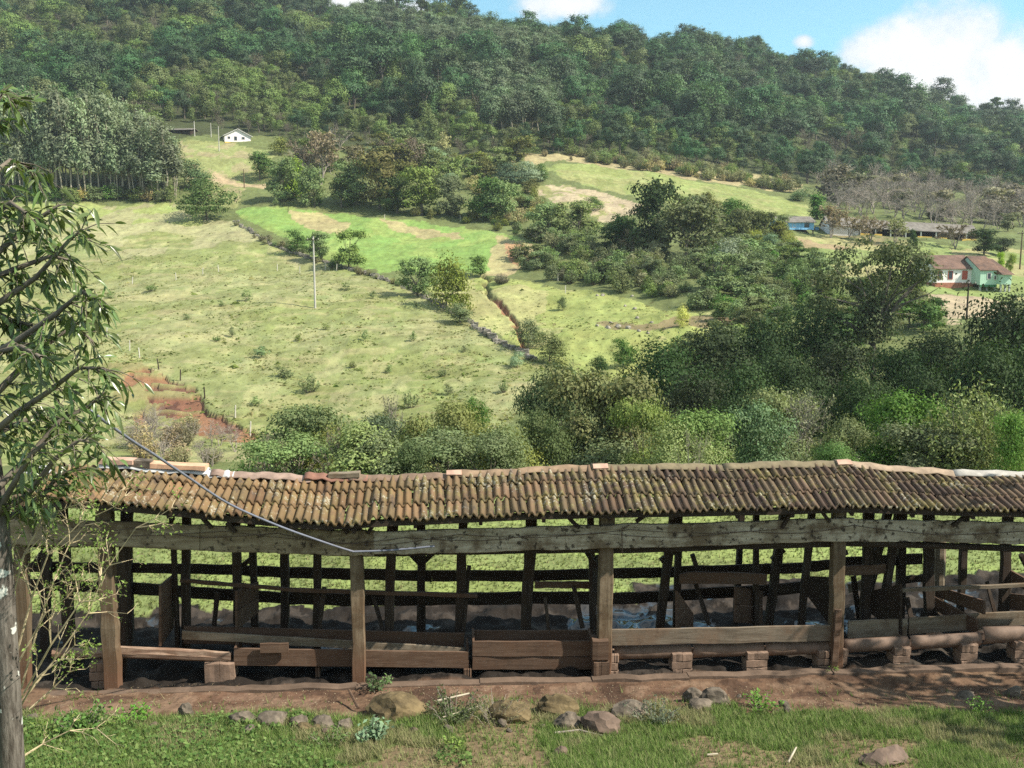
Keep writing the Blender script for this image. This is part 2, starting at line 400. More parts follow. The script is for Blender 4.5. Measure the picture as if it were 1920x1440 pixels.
M_WIRE = plain('rusty_wire', (0.10, 0.07, 0.05), 0.7, 20, 0.3, 0.0)

def ground_material():
    m, nt, b = material('ground', 0.9, 0.2)
    at_ = nt.add('ShaderNodeAttribute', attribute_name='col'); wet = nt.add('ShaderNodeAttribute', attribute_name='wet')
    geo = nt.add('ShaderNodeNewGeometry'); P = geo.outputs['Position']
    mp = nt.add('ShaderNodeMapping'); mp.inputs['Scale'].default_value = (1, 0.55, 1); nt.l.new(P, mp.inputs[0])
    n1 = nt.noise(0.16, 5, 0.6, P); n2 = nt.noise(0.9, 5, 0.65, mp.outputs[0]); n3 = nt.noise(9.0, 4, 0.6, P)
    v = nt.math('ADD', nt.math('MULTIPLY', nt.math('SUBTRACT', n1, 0.5), 0.7), nt.math('MULTIPLY', nt.math('SUBTRACT', n2, 0.5), 1.25))
    v = nt.math('ADD', v, nt.math('MULTIPLY', nt.math('SUBTRACT', n3, 0.5), 0.9))
    hs = nt.add('ShaderNodeHueSaturation'); nt.l.new(at_.outputs['Color'], hs.inputs['Color'])
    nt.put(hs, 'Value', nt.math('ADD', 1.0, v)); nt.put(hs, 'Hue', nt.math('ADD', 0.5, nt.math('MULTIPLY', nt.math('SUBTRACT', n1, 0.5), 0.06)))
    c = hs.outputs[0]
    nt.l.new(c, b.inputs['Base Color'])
    nt.put(b, 'Roughness', nt.math('SUBTRACT', 0.92, nt.math('MULTIPLY', wet.outputs['Fac'], 0.85)))
    nt.put(b, 'Specular IOR Level', nt.math('ADD', 0.15, nt.math('MULTIPLY', wet.outputs['Fac'], 0.45)))
    bp = nt.add('ShaderNodeBump'); bp.inputs['Distance'].default_value = 0.25
    nt.put(bp, 'Strength', nt.math('MULTIPLY', nt.math('SUBTRACT', 1.0, wet.outputs['Fac']), 0.5))
    nt.l.new(n2, bp.inputs['Height'])
    bp2 = nt.add('ShaderNodeBump'); bp2.inputs['Distance'].default_value = 0.03
    nt.put(bp2, 'Strength', nt.math('MULTIPLY', nt.math('SUBTRACT', 1.0, wet.outputs['Fac']), 0.6))
    nt.l.new(n3, bp2.inputs['Height']); nt.l.new(bp.outputs[0], bp2.inputs['Normal']); nt.l.new(bp2.outputs[0], b.inputs['Normal'])
    return m
M_GROUND = ground_material()

# ------------------------------------------------------------------ the land: one sheet
def make_ground():
    Yr = np.concatenate([np.exp(np.linspace(math.log(1.0), math.log(9.5), 40, endpoint=False)), np.exp(np.linspace(math.log(9.5), math.log(28), 230, endpoint=False)),
                         np.exp(np.linspace(math.log(28), math.log(75), 50, endpoint=False)), np.exp(np.linspace(math.log(75), math.log(320), 340, endpoint=False)),
                         np.exp(np.linspace(math.log(320), math.log(1400), 90))])
    ar = np.concatenate([np.linspace(-1.45, -0.62, 60, endpoint=False), np.linspace(-0.62, 0.62, 900), np.linspace(0.62, 1.45, 60)[1:]])
    A, Yg = np.meshgrid(ar, Yr); X = A * Yg; Z = height(X, Yg)
    u, v = project(X, Yg, base_h(X, Yg))
    ju = u + (fbm(X / 5, Yg / 5, 31, 5) - .5) * 44 * np.clip(140 / Yg, .4, 1.5); jv = v + (fbm(X / 5, Yg / 5, 41, 3) - .5) * 22 * np.clip(140 / Yg, .4, 1.5)
    # washed-out gully and raw bank are cut into the slope
    gd = near_line(ju, jv, GULLY); hill = (Yg > 90) & (Yg < 260)
    gd = gd * (.6 + .8 * fbm(X / 1.5, Yg / 2, 57, 3)); cut = np.clip(1 - gd / 6, 0, 1) * hill; Z = Z - cut * 1.0
    red = inpoly(ju, jv, REDSOIL) & hill; rn = fbm(X / 2.5, Yg / 4, 55, 4)
    scar = red & (rn > 0.40 + 0.003 * np.clip(330 - u, 0, 130)) & (fbm(X / 9, Yg / 1.4, 59, 3) > .36); Z = Z - scar * (0.25 + 0.9 * np.maximum(rn - .42, 0))
    C = np.empty(X.shape + (3,)); C[:] = (0.115, 0.135, 0.05)
    def paint(mask, c, k=1.0):
        C[mask] = C[mask] * (1 - k) + np.array(c) * k
    fl = np.interp(u, FOREST_U, FOREST_V)
    paint((jv < fl) & (Yg > 200), (0.05, 0.06, 0.025))
    hillm = Yg > 70
    past = inpoly(ju, jv, PASTURE) & hillm
    paint(past, (0.190, 0.208, 0.084))
    f1 = fbm(X / 9, Yg / 14, 61, 4); f2 = fbm(X / 3, Yg / 5, 62, 4)
    paint(past & (f1 > .55), (0.24, 0.24, 0.115), .6); paint(past & (f1 < .42), (0.18, 0.205, 0.068), .6); paint(past & (f2 < .38), (0.165, 0.18, 0.064), .5)
    paint(past & (f2 > .62), (0.29, 0.275, 0.135), .5)
    trk = vnoise(u / 60, (v + 14 * fbm(X / 18, Yg / 18, 66, 2)) / 5.0, 65); paint(past & (trk > .72), (0.30, 0.27, 0.135), .45); paint(past & (trk < .24), (0.155, 0.17, 0.06), .5)
    tanb = past & (jv < 500) & (u < 560) & (f1 + (500 - jv) / 420 > .62); paint(tanb, (0.295, 0.28, 0.15), .7)
    paint(past & (jv < 415) & (u < 380) & (f2 > .47), (0.22, 0.27, 0.075), .7)
    br = inpoly(ju, jv, BRIGHT) & hillm; paint(br, (0.168, 0.255, 0.068)); paint(br & (f1 > .56), (0.23, 0.28, 0.085), .6); paint(br & (f2 < .42), (0.15, 0.22, 0.06), .6)
    for poly in ([(540, 398), (600, 398), (660, 425), (640, 442), (590, 432)], [(700, 408), (760, 420), (850, 438), (870, 452), (800, 448), (740, 432)], [(930, 448), (990, 455), (1010, 470), (950, 520), (910, 515)]):
        paint(inpoly(ju, jv, poly) & hillm, (0.34, 0.265, 0.15), .75 - .3 * 0)
    paint(inpoly(ju, jv, [(945, 458), (985, 462), (975, 492), (950, 480)]) & hillm, (0.36, 0.19, 0.11), .8)
    st = inpoly(ju, jv, STRIP) & hillm; paint(st, (0.235, 0.26, 0.085)); paint(st & (f2 < .4), (0.17, 0.20, 0.06), .7); paint(st & (f1 > .58), (0.30, 0.28, 0.13), .7)
    paint((near_line(ju, jv, [(1130, 612), (1200, 618), (1300, 612), (1380, 600)]) < 7) & hillm & (f2 > .4), (0.16, 0.11, 0.07), .8)
    paint(inpoly(ju, jv, TANF) & hillm, (0.33, 0.27, 0.175)); paint(inpoly(ju, jv, TANF) & hillm & (f2 < .42), (0.22, 0.22, 0.09))
    ug = inpoly(ju, jv, UPGREEN) & hillm; paint(ug, (0.205, 0.235, 0.08)); paint(ug & (f1 > .55), (0.25, 0.25, 0.105), .7); paint(ug & (f2 < .42), (0.16, 0.19, 0.06), .6)
    hh = inpoly(ju, jv, HOUSEHILL) & hillm; paint(hh, (0.205, 0.22, 0.085)); paint(hh & (f2 > .55), (0.27, 0.225, 0.13), .7)
    paint((near_line(ju, jv, [(400, 330), (450, 345), (520, 352), (560, 370)]) < 6) & hillm, (0.36, 0.27, 0.17), .8)
    ya = inpoly(ju, jv, YARD) & hillm; paint(ya, (0.18, 0.22, 0.075)); paint(ya & (f1 > .57), (0.28, 0.25, 0.12), .8)
    paint(inpoly(ju, jv, [(1490, 446), (1540, 448), (1600, 460), (1580, 466), (1520, 462)]) & hillm, (0.26, 0.185, 0.115), .8)
    paint(inpoly(ju, jv, [(1560, 440), (1720, 452), (1700, 462), (1600, 456)]) & hillm & (f2 > .45), (0.20, 0.16, 0.09), .6)
    paint(inpoly(ju, jv, TANYARD) & hillm, (0.34, 0.27, 0.18), .9)
    paint(inpoly(ju, jv, [(960, 290), (1110, 290), (1300, 305), (1500, 345), (1510, 362), (1300, 335), (1080, 302), (1000, 305)]) & hillm, (0.33, 0.27, 0.15), .8)
    paint(red & (rn <= .44), (0.17, 0.18, 0.06), .8); paint(red & (rn > .44) & ~scar, (0.20, 0.17, 0.075), .7); paint(scar, (0.20, 0.105, 0.06)); paint(scar & (f2 < .46), (0.115, 0.06, 0.04))
    paint((gd < 5) & hill & (v > 560), (0.20, 0.095, 0.055), .9); paint((gd < 4) & hill & (v <= 560), (0.10, 0.09, 0.04), .8)
    # yard round the shed
    wet = np.zeros(X.shape); near = Yg < 60
    paint(near, (0.155, 0.185, 0.065)); g1 = fbm(X / 1.3, Yg / 1.3, 71, 4); g2 = fbm(X / .35, Yg / .35, 72, 3)
    paint(near & (Yg > 16) & (g1 > .56), (0.21, 0.26, 0.08), .7)
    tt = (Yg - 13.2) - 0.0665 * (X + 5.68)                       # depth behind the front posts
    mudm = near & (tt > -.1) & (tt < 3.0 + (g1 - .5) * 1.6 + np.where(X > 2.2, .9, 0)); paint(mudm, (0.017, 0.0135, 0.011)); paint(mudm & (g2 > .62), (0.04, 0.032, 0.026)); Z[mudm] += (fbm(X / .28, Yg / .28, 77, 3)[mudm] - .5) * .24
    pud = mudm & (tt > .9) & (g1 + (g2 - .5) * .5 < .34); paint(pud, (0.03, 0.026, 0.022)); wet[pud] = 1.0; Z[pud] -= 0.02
    dirt = near & (tt <= -.1) & (tt > -1.32 + (g1 - .5) * .9 - np.where(X > 3.0, .28, 0) - .12 * np.clip((X - 3) / 3, 0, 2)); paint(dirt, (0.118, 0.072, 0.046)); paint(dirt & (g2 > .6), (0.16, 0.105, 0.07)); paint(dirt & (g2 < .42), (0.07, 0.042, 0.028))
    fg = near & (tt <= -.1) & ~dirt; paint(fg, (0.12, 0.15, 0.05)); bare = fg & (g1 + np.clip((X - 1.5) / 5, 0, 1) *   .16 > .60); paint(bare, (0.155, 0.105, 0.065), .9)
    nr, nc = X.shape; idx = np.arange(nr * nc).reshape(nr, nc)
    F = np.stack([idx[:-1, :-1], idx[:-1, 1:], idx[1:, 1:], idx[1:, :-1]], -1).reshape(-1, 4)
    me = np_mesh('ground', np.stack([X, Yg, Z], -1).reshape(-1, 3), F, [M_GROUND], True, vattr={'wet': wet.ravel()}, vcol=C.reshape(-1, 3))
    props(link('ground', me), kind='structure')
make_ground()

# ------------------------------------------------------------------ leaves, crowns, trunks
def cards(C, N, size, aspect=0.6, tint=None, rng=RNG):
    """leaf-shaped rhombi at C with normals near N"""
    n = len(C); N = N / np.maximum(np.linalg.norm(N, axis=1, keepdims=True), 1e-6)
    r = rng.normal(size=(n, 3)); a = np.cross(N, r); a /= np.maximum(np.linalg.norm(a, axis=1, keepdims=True), 1e-6); b = np.cross(N, a)
    s = np.asarray(size).reshape(-1, 1) * np.ones((n, 1)); la, lb = s * .5, s * .5 * aspect
    V = np.stack([C - a * la, C + b * lb + N * la * .25, C + a * la, C - b * lb + N * la * .25], 1).reshape(-1, 3)
    return V, np.arange(n * 4).reshape(n, 4), (rng.random(n) if tint is None else tint)

def crown_points(lobes, n, ncl, rng, spread=0.33, fill=0.18, flat=1.0, nrm=.45):
    """points in leafy clumps over a set of lobes (cx,cy,cz,rx,ry,rz)"""
    L = np.array(lobes); wts = (L[:, 3] * L[:, 4] * L[:, 5]) ** (2 / 3); wts /= wts.sum()
    li = rng.choice(len(L), ncl, p=wts); d = rng.normal(size=(ncl, 3)); d /= np.linalg.norm(d, axis=1, keepdims=True)
    low = d[:, 2] < -.35; d[low, 2] *= -.6; d /= np.linalg.norm(d, axis=1, keepdims=True)
    rr = rng.uniform(.72, 1.05, (ncl, 1)); cc = L[li, :3] + d * L[li, 3:] * rr; cr = L[li, 3:] * rng.uniform(.6, 1.3, (ncl, 1)) * spread
    ct = rng.random(ncl)
    k = rng.integers(0, ncl, n); P = cc[k] + rng.normal(size=(n, 3)) * cr[k] * np.array([1, 1, .75 * flat])
    N = d[k] * 1.0 + (P - cc[k]) / np.maximum(np.linalg.norm(P - cc[k], axis=1, keepdims=True), 1e-6) * .5 + rng.normal(size=(n, 3)) * nrm + np.array([0, 0, .25]); tint = np.clip(ct[k] * .55 + rng.random(n) * .45, 0, 1)
    f = rng.random(n) < fill
    lj = rng.choice(len(L), n, p=wts); q = rng.normal(size=(n, 3)); q /= np.linalg.norm(q, axis=1, keepdims=True)
    Pf = L[lj, :3] + q * L[lj, 3:] * rng.random((n, 1)) ** .5 * .9
    P[f] = Pf[f]; N[f] = q[f] + rng.normal(size=(f.sum(), 3)) * .6
    return P, N, tint

def limbs(mb, top, lobes, r0, rng, base=(0, 0, 0), n=5):
    """tapered trunk and limbs reaching into the lobes"""
    b = Vector(base); t = Vector(top); j = lambda s: Vector((rng.uniform(-s, s), rng.uniform(-s, s), 0))
    h = (t - b).length
    pts = [b + Vector((0, 0, -.06 * max(h, .3)))] + [b.lerp(t, q) + j(h * .04) for q in (.3, .6)] + [t]
    mb.tube(pts, [r0 * 1.35, r0, r0 * .85, r0 * .65], 7)
    for l in lobes:
        c = Vector(l[:3]); st = b.lerp(t, rng.uniform(.55, 1.0)); mid = st.lerp(c, .5) + Vector((0, 0, (c - st).length * .08)) + j(.03)
        mb.tube([st, mid, c, c + (c - st) * .25], [r0 * .5, r0 * .34, r0 * .18, r0 * .05], 5, cap=False)

TREE_CACHE = {}; FOL = 1.75
def tree_meshes(kind, seed, leaves, leaf, bark=None):
    """unit-height tree: (crown mesh, trunk mesh); crown about as wide as its kind says"""
    key = (kind, seed, leaves, leaf)
    if key in TREE_CACHE: return TREE_CACHE[key]
    rng = np.random.default_rng(seed * 101 + 7); U = rng.uniform; mb = MB(); lobes = []
    bark = bark or M_BARK; flat = 1.0; fill = .18; asp = .6; spread = .33; nrm = .45
    if kind == 'round':
        for _ in range(14):
            a = U(0, 6.28); r = U(.05, .33); z = U(.22, .80); r *= 1.25 - abs(z - .45) * 1.2; s = U(.13, .22)
            lobes.append((r * math.cos(a), r * math.sin(a), z, s, s, s * U(.75, 1)))
        lobes.append((0, 0, .82, .17, .17, .15)); lobes.append((0, 0, .58, .26, .26, .22)); limbs(mb, (0, 0, .42), lobes[:10], .022, rng)
    elif kind == 'canopy':
        for _ in range(6):
            a = U(0, 6.28); r = U(.12, .27); z = U(.52, .80); s = U(.15, .24); lobes.append((r * math.cos(a), r * math.sin(a), z, s, s, s * U(.8, 1)))
        lobes.append((U(-.08, .08), U(-.08, .08), .80, .22, .22, .19)); lobes.append((0, 0, .5, .30, .30, .24)); spread = .24; nrm = .18; fill = .08; limbs(mb, (0, 0, .5), lobes[:5], .022, rng)
    elif kind == 'loose':
        for _ in range(18):
            a = U(0, 6.28); r = U(.06, .38); z = U(.14, .88); s = U(.09, .17); lobes.append((r * math.cos(a), r * math.sin(a), z, s, s, s * U(.7, 1.1)))
        spread = .46; fill = .1; limbs(mb, (0, 0, .36), lobes, .017, rng)
    elif kind == 'bush':
        for _ in range(12):
            a = U(0, 6.28); r = U(.05, .42); z = U(.2, .72) * (1.1 - r); s = U(.17, .28); lobes.append((r * math.cos(a), r * math.sin(a), z, s, s, s * U(.8, 1.1)))
        lobes.append((0, 0, .62, .26, .26, .26)); lobes.append((0, 0, .3, .4, .4, .3)); limbs(mb, (0, 0, .25), lobes[:6], .02, rng)
    elif kind == 'column':
        for _ in range(12):
            z = U(.12, .9); a = U(0, 6.28); r = U(0, .13) * (1.15 - z * .5); s = U(.10, .17) * (1.2 - z * .45); lobes.append((r * math.cos(a), r * math.sin(a), z, s, s, s * 1.5))
        flat = 1.5; limbs(mb, (0, 0, .6), lobes[:4], .022, rng)
    elif kind == 'umbrella':
        for k in range(26):
            a = U(0, 6.28); q = U(0, 1) ** .6; z = .93 - .38 * q ** 2 * U(.5, 1.1) - U(0, .12); r = .44 * q; s = U(.07, .13); lobes.append((r * math.cos(a), r * math.sin(a), z, s, s, s * .55))
        for k in range(9):
            a = U(0, 6.28); r = U(0, .12); lobes.append((r * math.cos(a), r * math.sin(a), U(.15, .55), .09, .09, .13))
        spread = .45; fill = .08; limbs(mb, (.02, 0, .55), lobes[:26], .02, rng)
    elif kind == 'euc':
        for k in range(12):
            z = U(.36, .95); a = U(0, 6.28); r = U(0, .085) * (1.35 - z * .8); s = U(.05, .085) * (1.25 - .5 * abs(z - .6)); lobes.append((r * math.cos(a), r * math.sin(a), z, s, s, s * 1.5))
        bark = M_PALEBARK; spread = .5; asp = .35; limbs(mb, (U(-.01, .01), 0, .97), lobes[:7], .0075, rng)
    elif kind == 'emergent':
        for k in range(9):
            a = U(0, 6.28); r = U(.03, .2); s = U(.07, .11); lobes.append((r * math.cos(a), r * math.sin(a), U(.72, .97), s, s, s * .6))
        spread = .5; fill = .05; limbs(mb, (0, 0, .8), lobes, .014, rng)
    elif kind == 'feather':
        n = leaves // 14; B = np.zeros((n, 3)); ang = U(0, 6.28, n); rr = np.sqrt(U(0, 1, n)) * .40
        B[:, 0] = np.cos(ang) * rr * .55; B[:, 1] = np.sin(ang) * rr * .55
        tip = np.stack([np.cos(ang) * rr * 1.15, np.sin(ang) * rr * 1.15, U(.55, 1.0, n) * (1 - .45 * (rr / .4) ** 2)], 1)
        q = U(.25, 1, (n, 14)); P = B[:, None] * (1 - q[..., None]) + tip[:, None] * q[..., None] + rng.normal(size=(n, 14, 3)) * .022
        P = P.reshape(-1, 3); N = rng.normal(size=P.shape); V, F, t = cards(P, N, leaf * U(.6, 1.3, len(P)), .4, rng=rng)
        for k in range(0, n, max(1, n // 40)): mb.tube([(B[k, 0] * .5, B[k, 1] * .5, -.03), tuple(B[k] * .6 + tip[k] * .4), tuple(tip[k])], [.008, .005, .002], 4, cap=False)
        TREE_CACHE[key] = (np_mesh('crown', V, F, [M_LEAF], False, {'tint': t}), mb.mesh('trunk', M_BARK)); return TREE_CACHE[key]
    elif kind == 'bare':
        def grow(p, d, ln, r, lv):
            q = p + d * ln; m = p.lerp(q, .5) + Vector(rng.normal(size=3)) * ln * .07
            mb.tube([p, m, q], [r, r * .8, r * .6], 5 if lv < 2 else 3, cap=False)
            if lv >= 5: return
            for _ in range(3 if lv < 4 else 4):
                nd = (d + Vector(rng.normal(size=3)) * .52 + Vector((0, 0, .10))).normalized(); grow(q if rng.random() < .6 else m, nd, ln * U(.58, .82), r * .58, lv + 1)
        for s_ in range(2): grow(Vector((U(-.02, .02), U(-.02, .02), -.03)), Vector((U(-.25, .25), U(-.25, .25), 1)).normalized(), .30, .016, 0)
        lobes = [(0, 0, .7, .3, .3, .2)]; V = np.array([v for v in mb.v]); zmax = V[:, 2].max(); mb.v = [tuple(np.array(v) / zmax) for v in mb.v]
        P = V[rng.integers(0, len(V), max(leaves, 40))] / zmax; P = P[P[:, 2] > .35]; N = rng.normal(size=P.shape)
        V, F, t = cards(P, N, leaf * U(.6, 1.2, len(P)), .5, rng=rng)
        TREE_CACHE[key] = (np_mesh('crown', V, F, [M_LEAF], False, {'tint': t}), mb.mesh('trunk', M_TWIG)); return TREE_CACHE[key]
    P, N, t = crown_points(lobes, leaves, max(24, leaves // 34), rng, spread, fill, flat, nrm)
    P[:, 2] = np.maximum(P[:, 2], .015)
    top = np.percentile(P[:, 2], 99.5); P[:, 2] *= np.where(P[:, 2] > .3, 1 / max(top, .6), 1)
    V, F, t = cards(P, N, leaf * rng.uniform(.55, 1.35, len(P)), asp, t, rng)
    TREE_CACHE[key] = (np_mesh('crown', V, F, [M_LEAF], False, {'tint': t}), mb.mesh('trunk', bark)); return TREE_CACHE[key]

# crown width of each kind at unit height
WIDTH = dict(round=.86, loose=.86, bush=1.15, column=.48, umbrella=1.05, euc=.27, emergent=.5, feather=.95, bare=.85, canopy=.88)
def plant(name, kind, loc, h, wid, col, label, cat, group=None, seed=0, leaves=3000, leaf=.045, parts=True):
    if kind == 'loose': leaves = int(leaves * 1.5)
    cm, tm = tree_meshes(kind, seed, leaves, leaf)
    k = wid / WIDTH[kind]
    root = empty(name, loc, random.uniform(0, 6.28)); root.scale = (k, k, h)
    props(root, label, cat, group)
    c = link('crown' if kind not in ('bush', 'feather') else 'foliage', cm, root); c.color = tuple(x * FOL for x in col) + (1,)
    tname = 'trunk' if kind not in ('bush', 'feather') else 'stem'
    t = link(tname, tm, root)
    return root

DK, MD, LT, GY, YL, OL, SV, BG = (.030, .052, .017), (.055, .092, .026), (.098, .122, .044), (.095, .120, .055), (.20, .22, .05), (.100, .108, .030), (.15, .19, .12), (.048, .084, .022)
BR = (.16, .13, .09)

# ------------------------------------------------------------------ hill forest: jittered stand; the 300 that show largest are trees of their own, the rest one mass
LM = {k: leaf_mat('foliage_' + k, c, .28, .14, .6, .2, .035) for k, c in dict(dark=(.056, .104, .044), mid=(.086, .142, .055), light=(.150, .195, .068), gum=(.14, .185, .105), straw=(.22, .205, .135)).items()}
def proto(name, kind, seed, leaves, leaf, lm, wid):
    cm, tm = tree_meshes(kind, seed, leaves, leaf)
    nv = len(cm.vertices); V = np.empty(nv * 3, np.float32); cm.vertices.foreach_get('co', V); V = V.reshape(-1, 3)
    nt_ = len(tm.vertices); W = np.empty(nt_ * 3, np.float32); tm.vertices.foreach_get('co', W); W = W.reshape(-1, 3)
    F4 = np.arange(nv).reshape(-1, 4); tq = np.array([list(p.vertices) for p in tm.polygons if len(p.vertices) == 4]) + nv
    t = np.empty(len(cm.polygons), np.float32); cm.attributes['tint'].data.foreach_get('value', t)
    k = wid / WIDTH[kind]; S = np.array([k, k, 1.0])
    VV = np.concatenate([V, W]) * S
    return np_mesh(name, VV, np.concatenate([F4, tq]), [lm, M_PALEBARK if kind == 'euc' else M_BARK], False, {'tint': np.concatenate([t, np.full(len(tq), .5)])}, midx=np.r_[np.zeros(len(F4)), np.ones(len(tq))])
PROTO = []
for k, (kind, seed, lm, wid) in enumerate([('canopy', 1, 'dark', .80), ('canopy', 2, 'dark', .95), ('canopy', 3, 'mid', .85), ('column', 4, 'mid', .52), ('column', 5, 'light', .55), ('canopy', 6, 'light', .9), ('loose', 7, 'mid', .9), ('euc', 8, 'gum', .30), ('bare', 9, 'straw', .8), ('loose', 10, 'light', .95)]):
    PROTO.append(proto('forest_tree', kind, seed, 3200 if kind != 'bare' else 300, .042 if kind not in ('euc',) else .038, LM[lm], wid))

def make_forest():
    pts = []; Y = 225.0
    while Y < 690:
        sp = 4.7 + (Y - 225) / 150
        xs = np.arange(-1.0 * Y * .62, Y * .62, sp)
        xs = xs + RNG.uniform(-.45, .45, len(xs)) * sp; ys = Y + RNG.uniform(-.5, .5, len(xs)) * sp
        pts.append(np.stack([xs, ys], 1)); Y += sp * .92
    P = np.concatenate(pts); z = height(P[:, 0], P[:, 1]); u, v = project(P[:, 0], P[:, 1], z)
    keep = v < np.interp(u, FOREST_U, FOREST_V) + (fbm(P[:, 0] / 12, P[:, 1] / 12, 81) - .5) * 26
    keep &= ~inpoly(u, v, HOUSEHILL) & ~inpoly(u, v, UPGREEN) & (u > -250) & (u < 2150) & (v > -140)
    keep &= ~inpoly(u, v, [(290, 232), (365, 236), (500, 258), (500, 280), (300, 262)])
    P, z, u, v = P[keep], z[keep], u[keep], v[keep]; n = len(P)
    sel = RNG.random(n); big = fbm(P[:, 0] / 45, P[:, 1] / 45, 91, 3); fine = fbm(P[:, 0] / 15, P[:, 1] / 15, 92, 2)
    idx = np.where(sel < .30, 0, np.where(sel < .52, 1, np.where(sel < .72, 2, np.where(sel < .86, 3, 6))))
    lowb = np.interp(u, FOREST_U, FOREST_V) - v
    lite = (big + (sel - .5) * .25 > .58) | ((lowb < 45) & (sel > .35)) | ((lowb < 110) & (u < 900) & (fine > .5))
    idx = np.where(lite, np.where(sel < .5, 5, np.where(sel < .75, 9, 4)), idx)
    idx = np.where((fine > .60) & (sel > .6), 8, idx)
    h = np.where(idx >= 8, 8.5, 10.0) * np.exp(RNG.normal(0, .30, n)) * np.where(lite, .72, 1.0) * np.clip(.62 + lowb / 200, .62, 1.0)
    gum = inpoly(u, v, [(640, 40), (720, 55), (900, 95), (1030, 120), (1080, 150), (980, 150), (850, 130), (700, 105), (620, 85)]) | inpoly(u, v, [(880, 190), (1010, 180), (1040, 260), (920, 265)])
    idx[gum] = 7; h[gum] = RNG.uniform(12, 16, gum.sum())
    wi = np.where(idx == 7, 1.3, 1.0) * RNG.uniform(.9, 1.2, n)
    order = np.argsort(-(h / P[:, 1]) * np.where((u > -40) & (u < 1960) & (v > 0), 1, .1))
    kinds = {0: 'dark green broadleaf forest tree in the wooded hillside', 1: 'dark rounded forest tree crowded on the wooded hillside', 2: 'mid green broadleaf tree in the hillside forest', 3: 'vine draped tall tree in the hillside forest',
             4: 'pale green vine covered tree at the lower edge of the forest', 5: 'light green young tree at the lower edge of the forest', 6: 'loose crowned green tree in the hillside forest', 7: 'slender grey green plantation tree on the hillside', 8: 'leafless grey tree among the hillside forest', 9: 'light green open crowned tree at the forest edge'}
    for i in order[:290]:
        o = link('forest_tree', PROTO[idx[i]]); o.location = (P[i, 0], P[i, 1], z[i] - .2); o.rotation_euler = (0, 0, random.uniform(0, 6.28)); o.scale = (h[i] * wi[i], h[i] * wi[i], h[i])
        props(o, kinds[int(idx[i])], 'tree', 'trees of the hillside forest')
    rest = order[290:]
    me = np_mesh('forest', np.stack([P[rest, 0], P[rest, 1], z[rest] - .2], 1), np.zeros((0, 3), int)) if False else bpy.data.meshes.new('forest')
    me.from_pydata([(P[i, 0], P[i, 1], z[i] - .2) for i in rest], [], [])
    for nm, ty, arr in (('which', 'INT', idx[rest].astype(np.int32)), ('spin', 'FLOAT', RNG.uniform(0, 6.28, len(rest)).astype(np.float32)), ('tall', 'FLOAT', h[rest].astype(np.float32)), ('broad', 'FLOAT', (h * wi)[rest].astype(np.float32))):
        at_ = me.attributes.new(nm, ty, 'POINT'); at_.data.foreach_set('value', arr)
    fo = props(link('forest', me), 'dense mixed broadleaf forest covering the upper hillside', 'forest', None, 'stuff')
    src = bpy.data.collections.new('forest_sources')
    for k, m in enumerate(PROTO): src.objects.link(bpy.data.objects.new('forest_source_%02d' % k, m))
    ng = bpy.data.node_groups.new('forest_stand', 'GeometryNodeTree')
    ng.interface.new_socket('Geometry', in_out='INPUT', socket_type='NodeSocketGeometry'); ng.interface.new_socket('Geometry', in_out='OUTPUT', socket_type='NodeSocketGeometry')
    g = NT(ng); gi = g.add('NodeGroupInput'); go = g.add('NodeGroupOutput')
    ci = g.add('GeometryNodeCollectionInfo'); ci.inputs[0].default_value = src; ci.inputs[1].default_value = True; ci.inputs[2].default_value = True
    def named(nm, ty):
        a = g.add('GeometryNodeInputNamedAttribute', data_type=ty); a.inputs[0].default_value = nm
        return next(s for s in a.outputs if s.enabled and s.name == 'Attribute')
    cr = g.add('ShaderNodeCombineXYZ'); g.l.new(named('spin', 'FLOAT'), cr.inputs[2]); cs = g.add('ShaderNodeCombineXYZ')
    br = named('broad', 'FLOAT'); g.l.new(br, cs.inputs[0]); g.l.new(br, cs.inputs[1]); g.l.new(named('tall', 'FLOAT'), cs.inputs[2])
    ip = g.add('GeometryNodeInstanceOnPoints'); g.l.new(gi.outputs[0], ip.inputs['Points']); g.l.new(ci.outputs[0], ip.inputs['Instance']); ip.inputs['Pick Instance'].default_value = True
    g.l.new(named('which', 'INT'), ip.inputs['Instance Index']); g.l.new(cr.outputs[0], ip.inputs['Rotation']); g.l.new(cs.outputs[0], ip.inputs['Scale'])
    g.l.new(ip.outputs[0], go.inputs[0])
    md = fo.modifiers.new('stand', 'NODES'); md.node_group = ng
    print('forest trees', n)
make_forest()

def tree_px(name, kind, u, vb, hpx, wpx, col, label, cat='tree', group=None, seed=None, leaves=3200, leaf=.056):
    p = place(u, vb); m = mpp(p)
    return plant(name, kind, p, hpx * m, wpx * m, col, label, cat, group, seed if seed is not None else random.randint(1, 4), leaves, leaf)
def tree_top(name, kind, u, vtop, Y, wpx, col, label, cat='tree', group=None, seed=None, leaves=7000, leaf=.032, hmax=99):
    p = at(u, vtop, Y); z = float(height(p.x, Y)); h = min(p.z - z, hmax); m = mpp(p)
    return plant(name, kind, (p.x, Y, p.z - h if hmax < 99 else z), h, wpx * m, col, label, cat, group, seed if seed is not None else random.randint(1, 4), leaves, leaf)

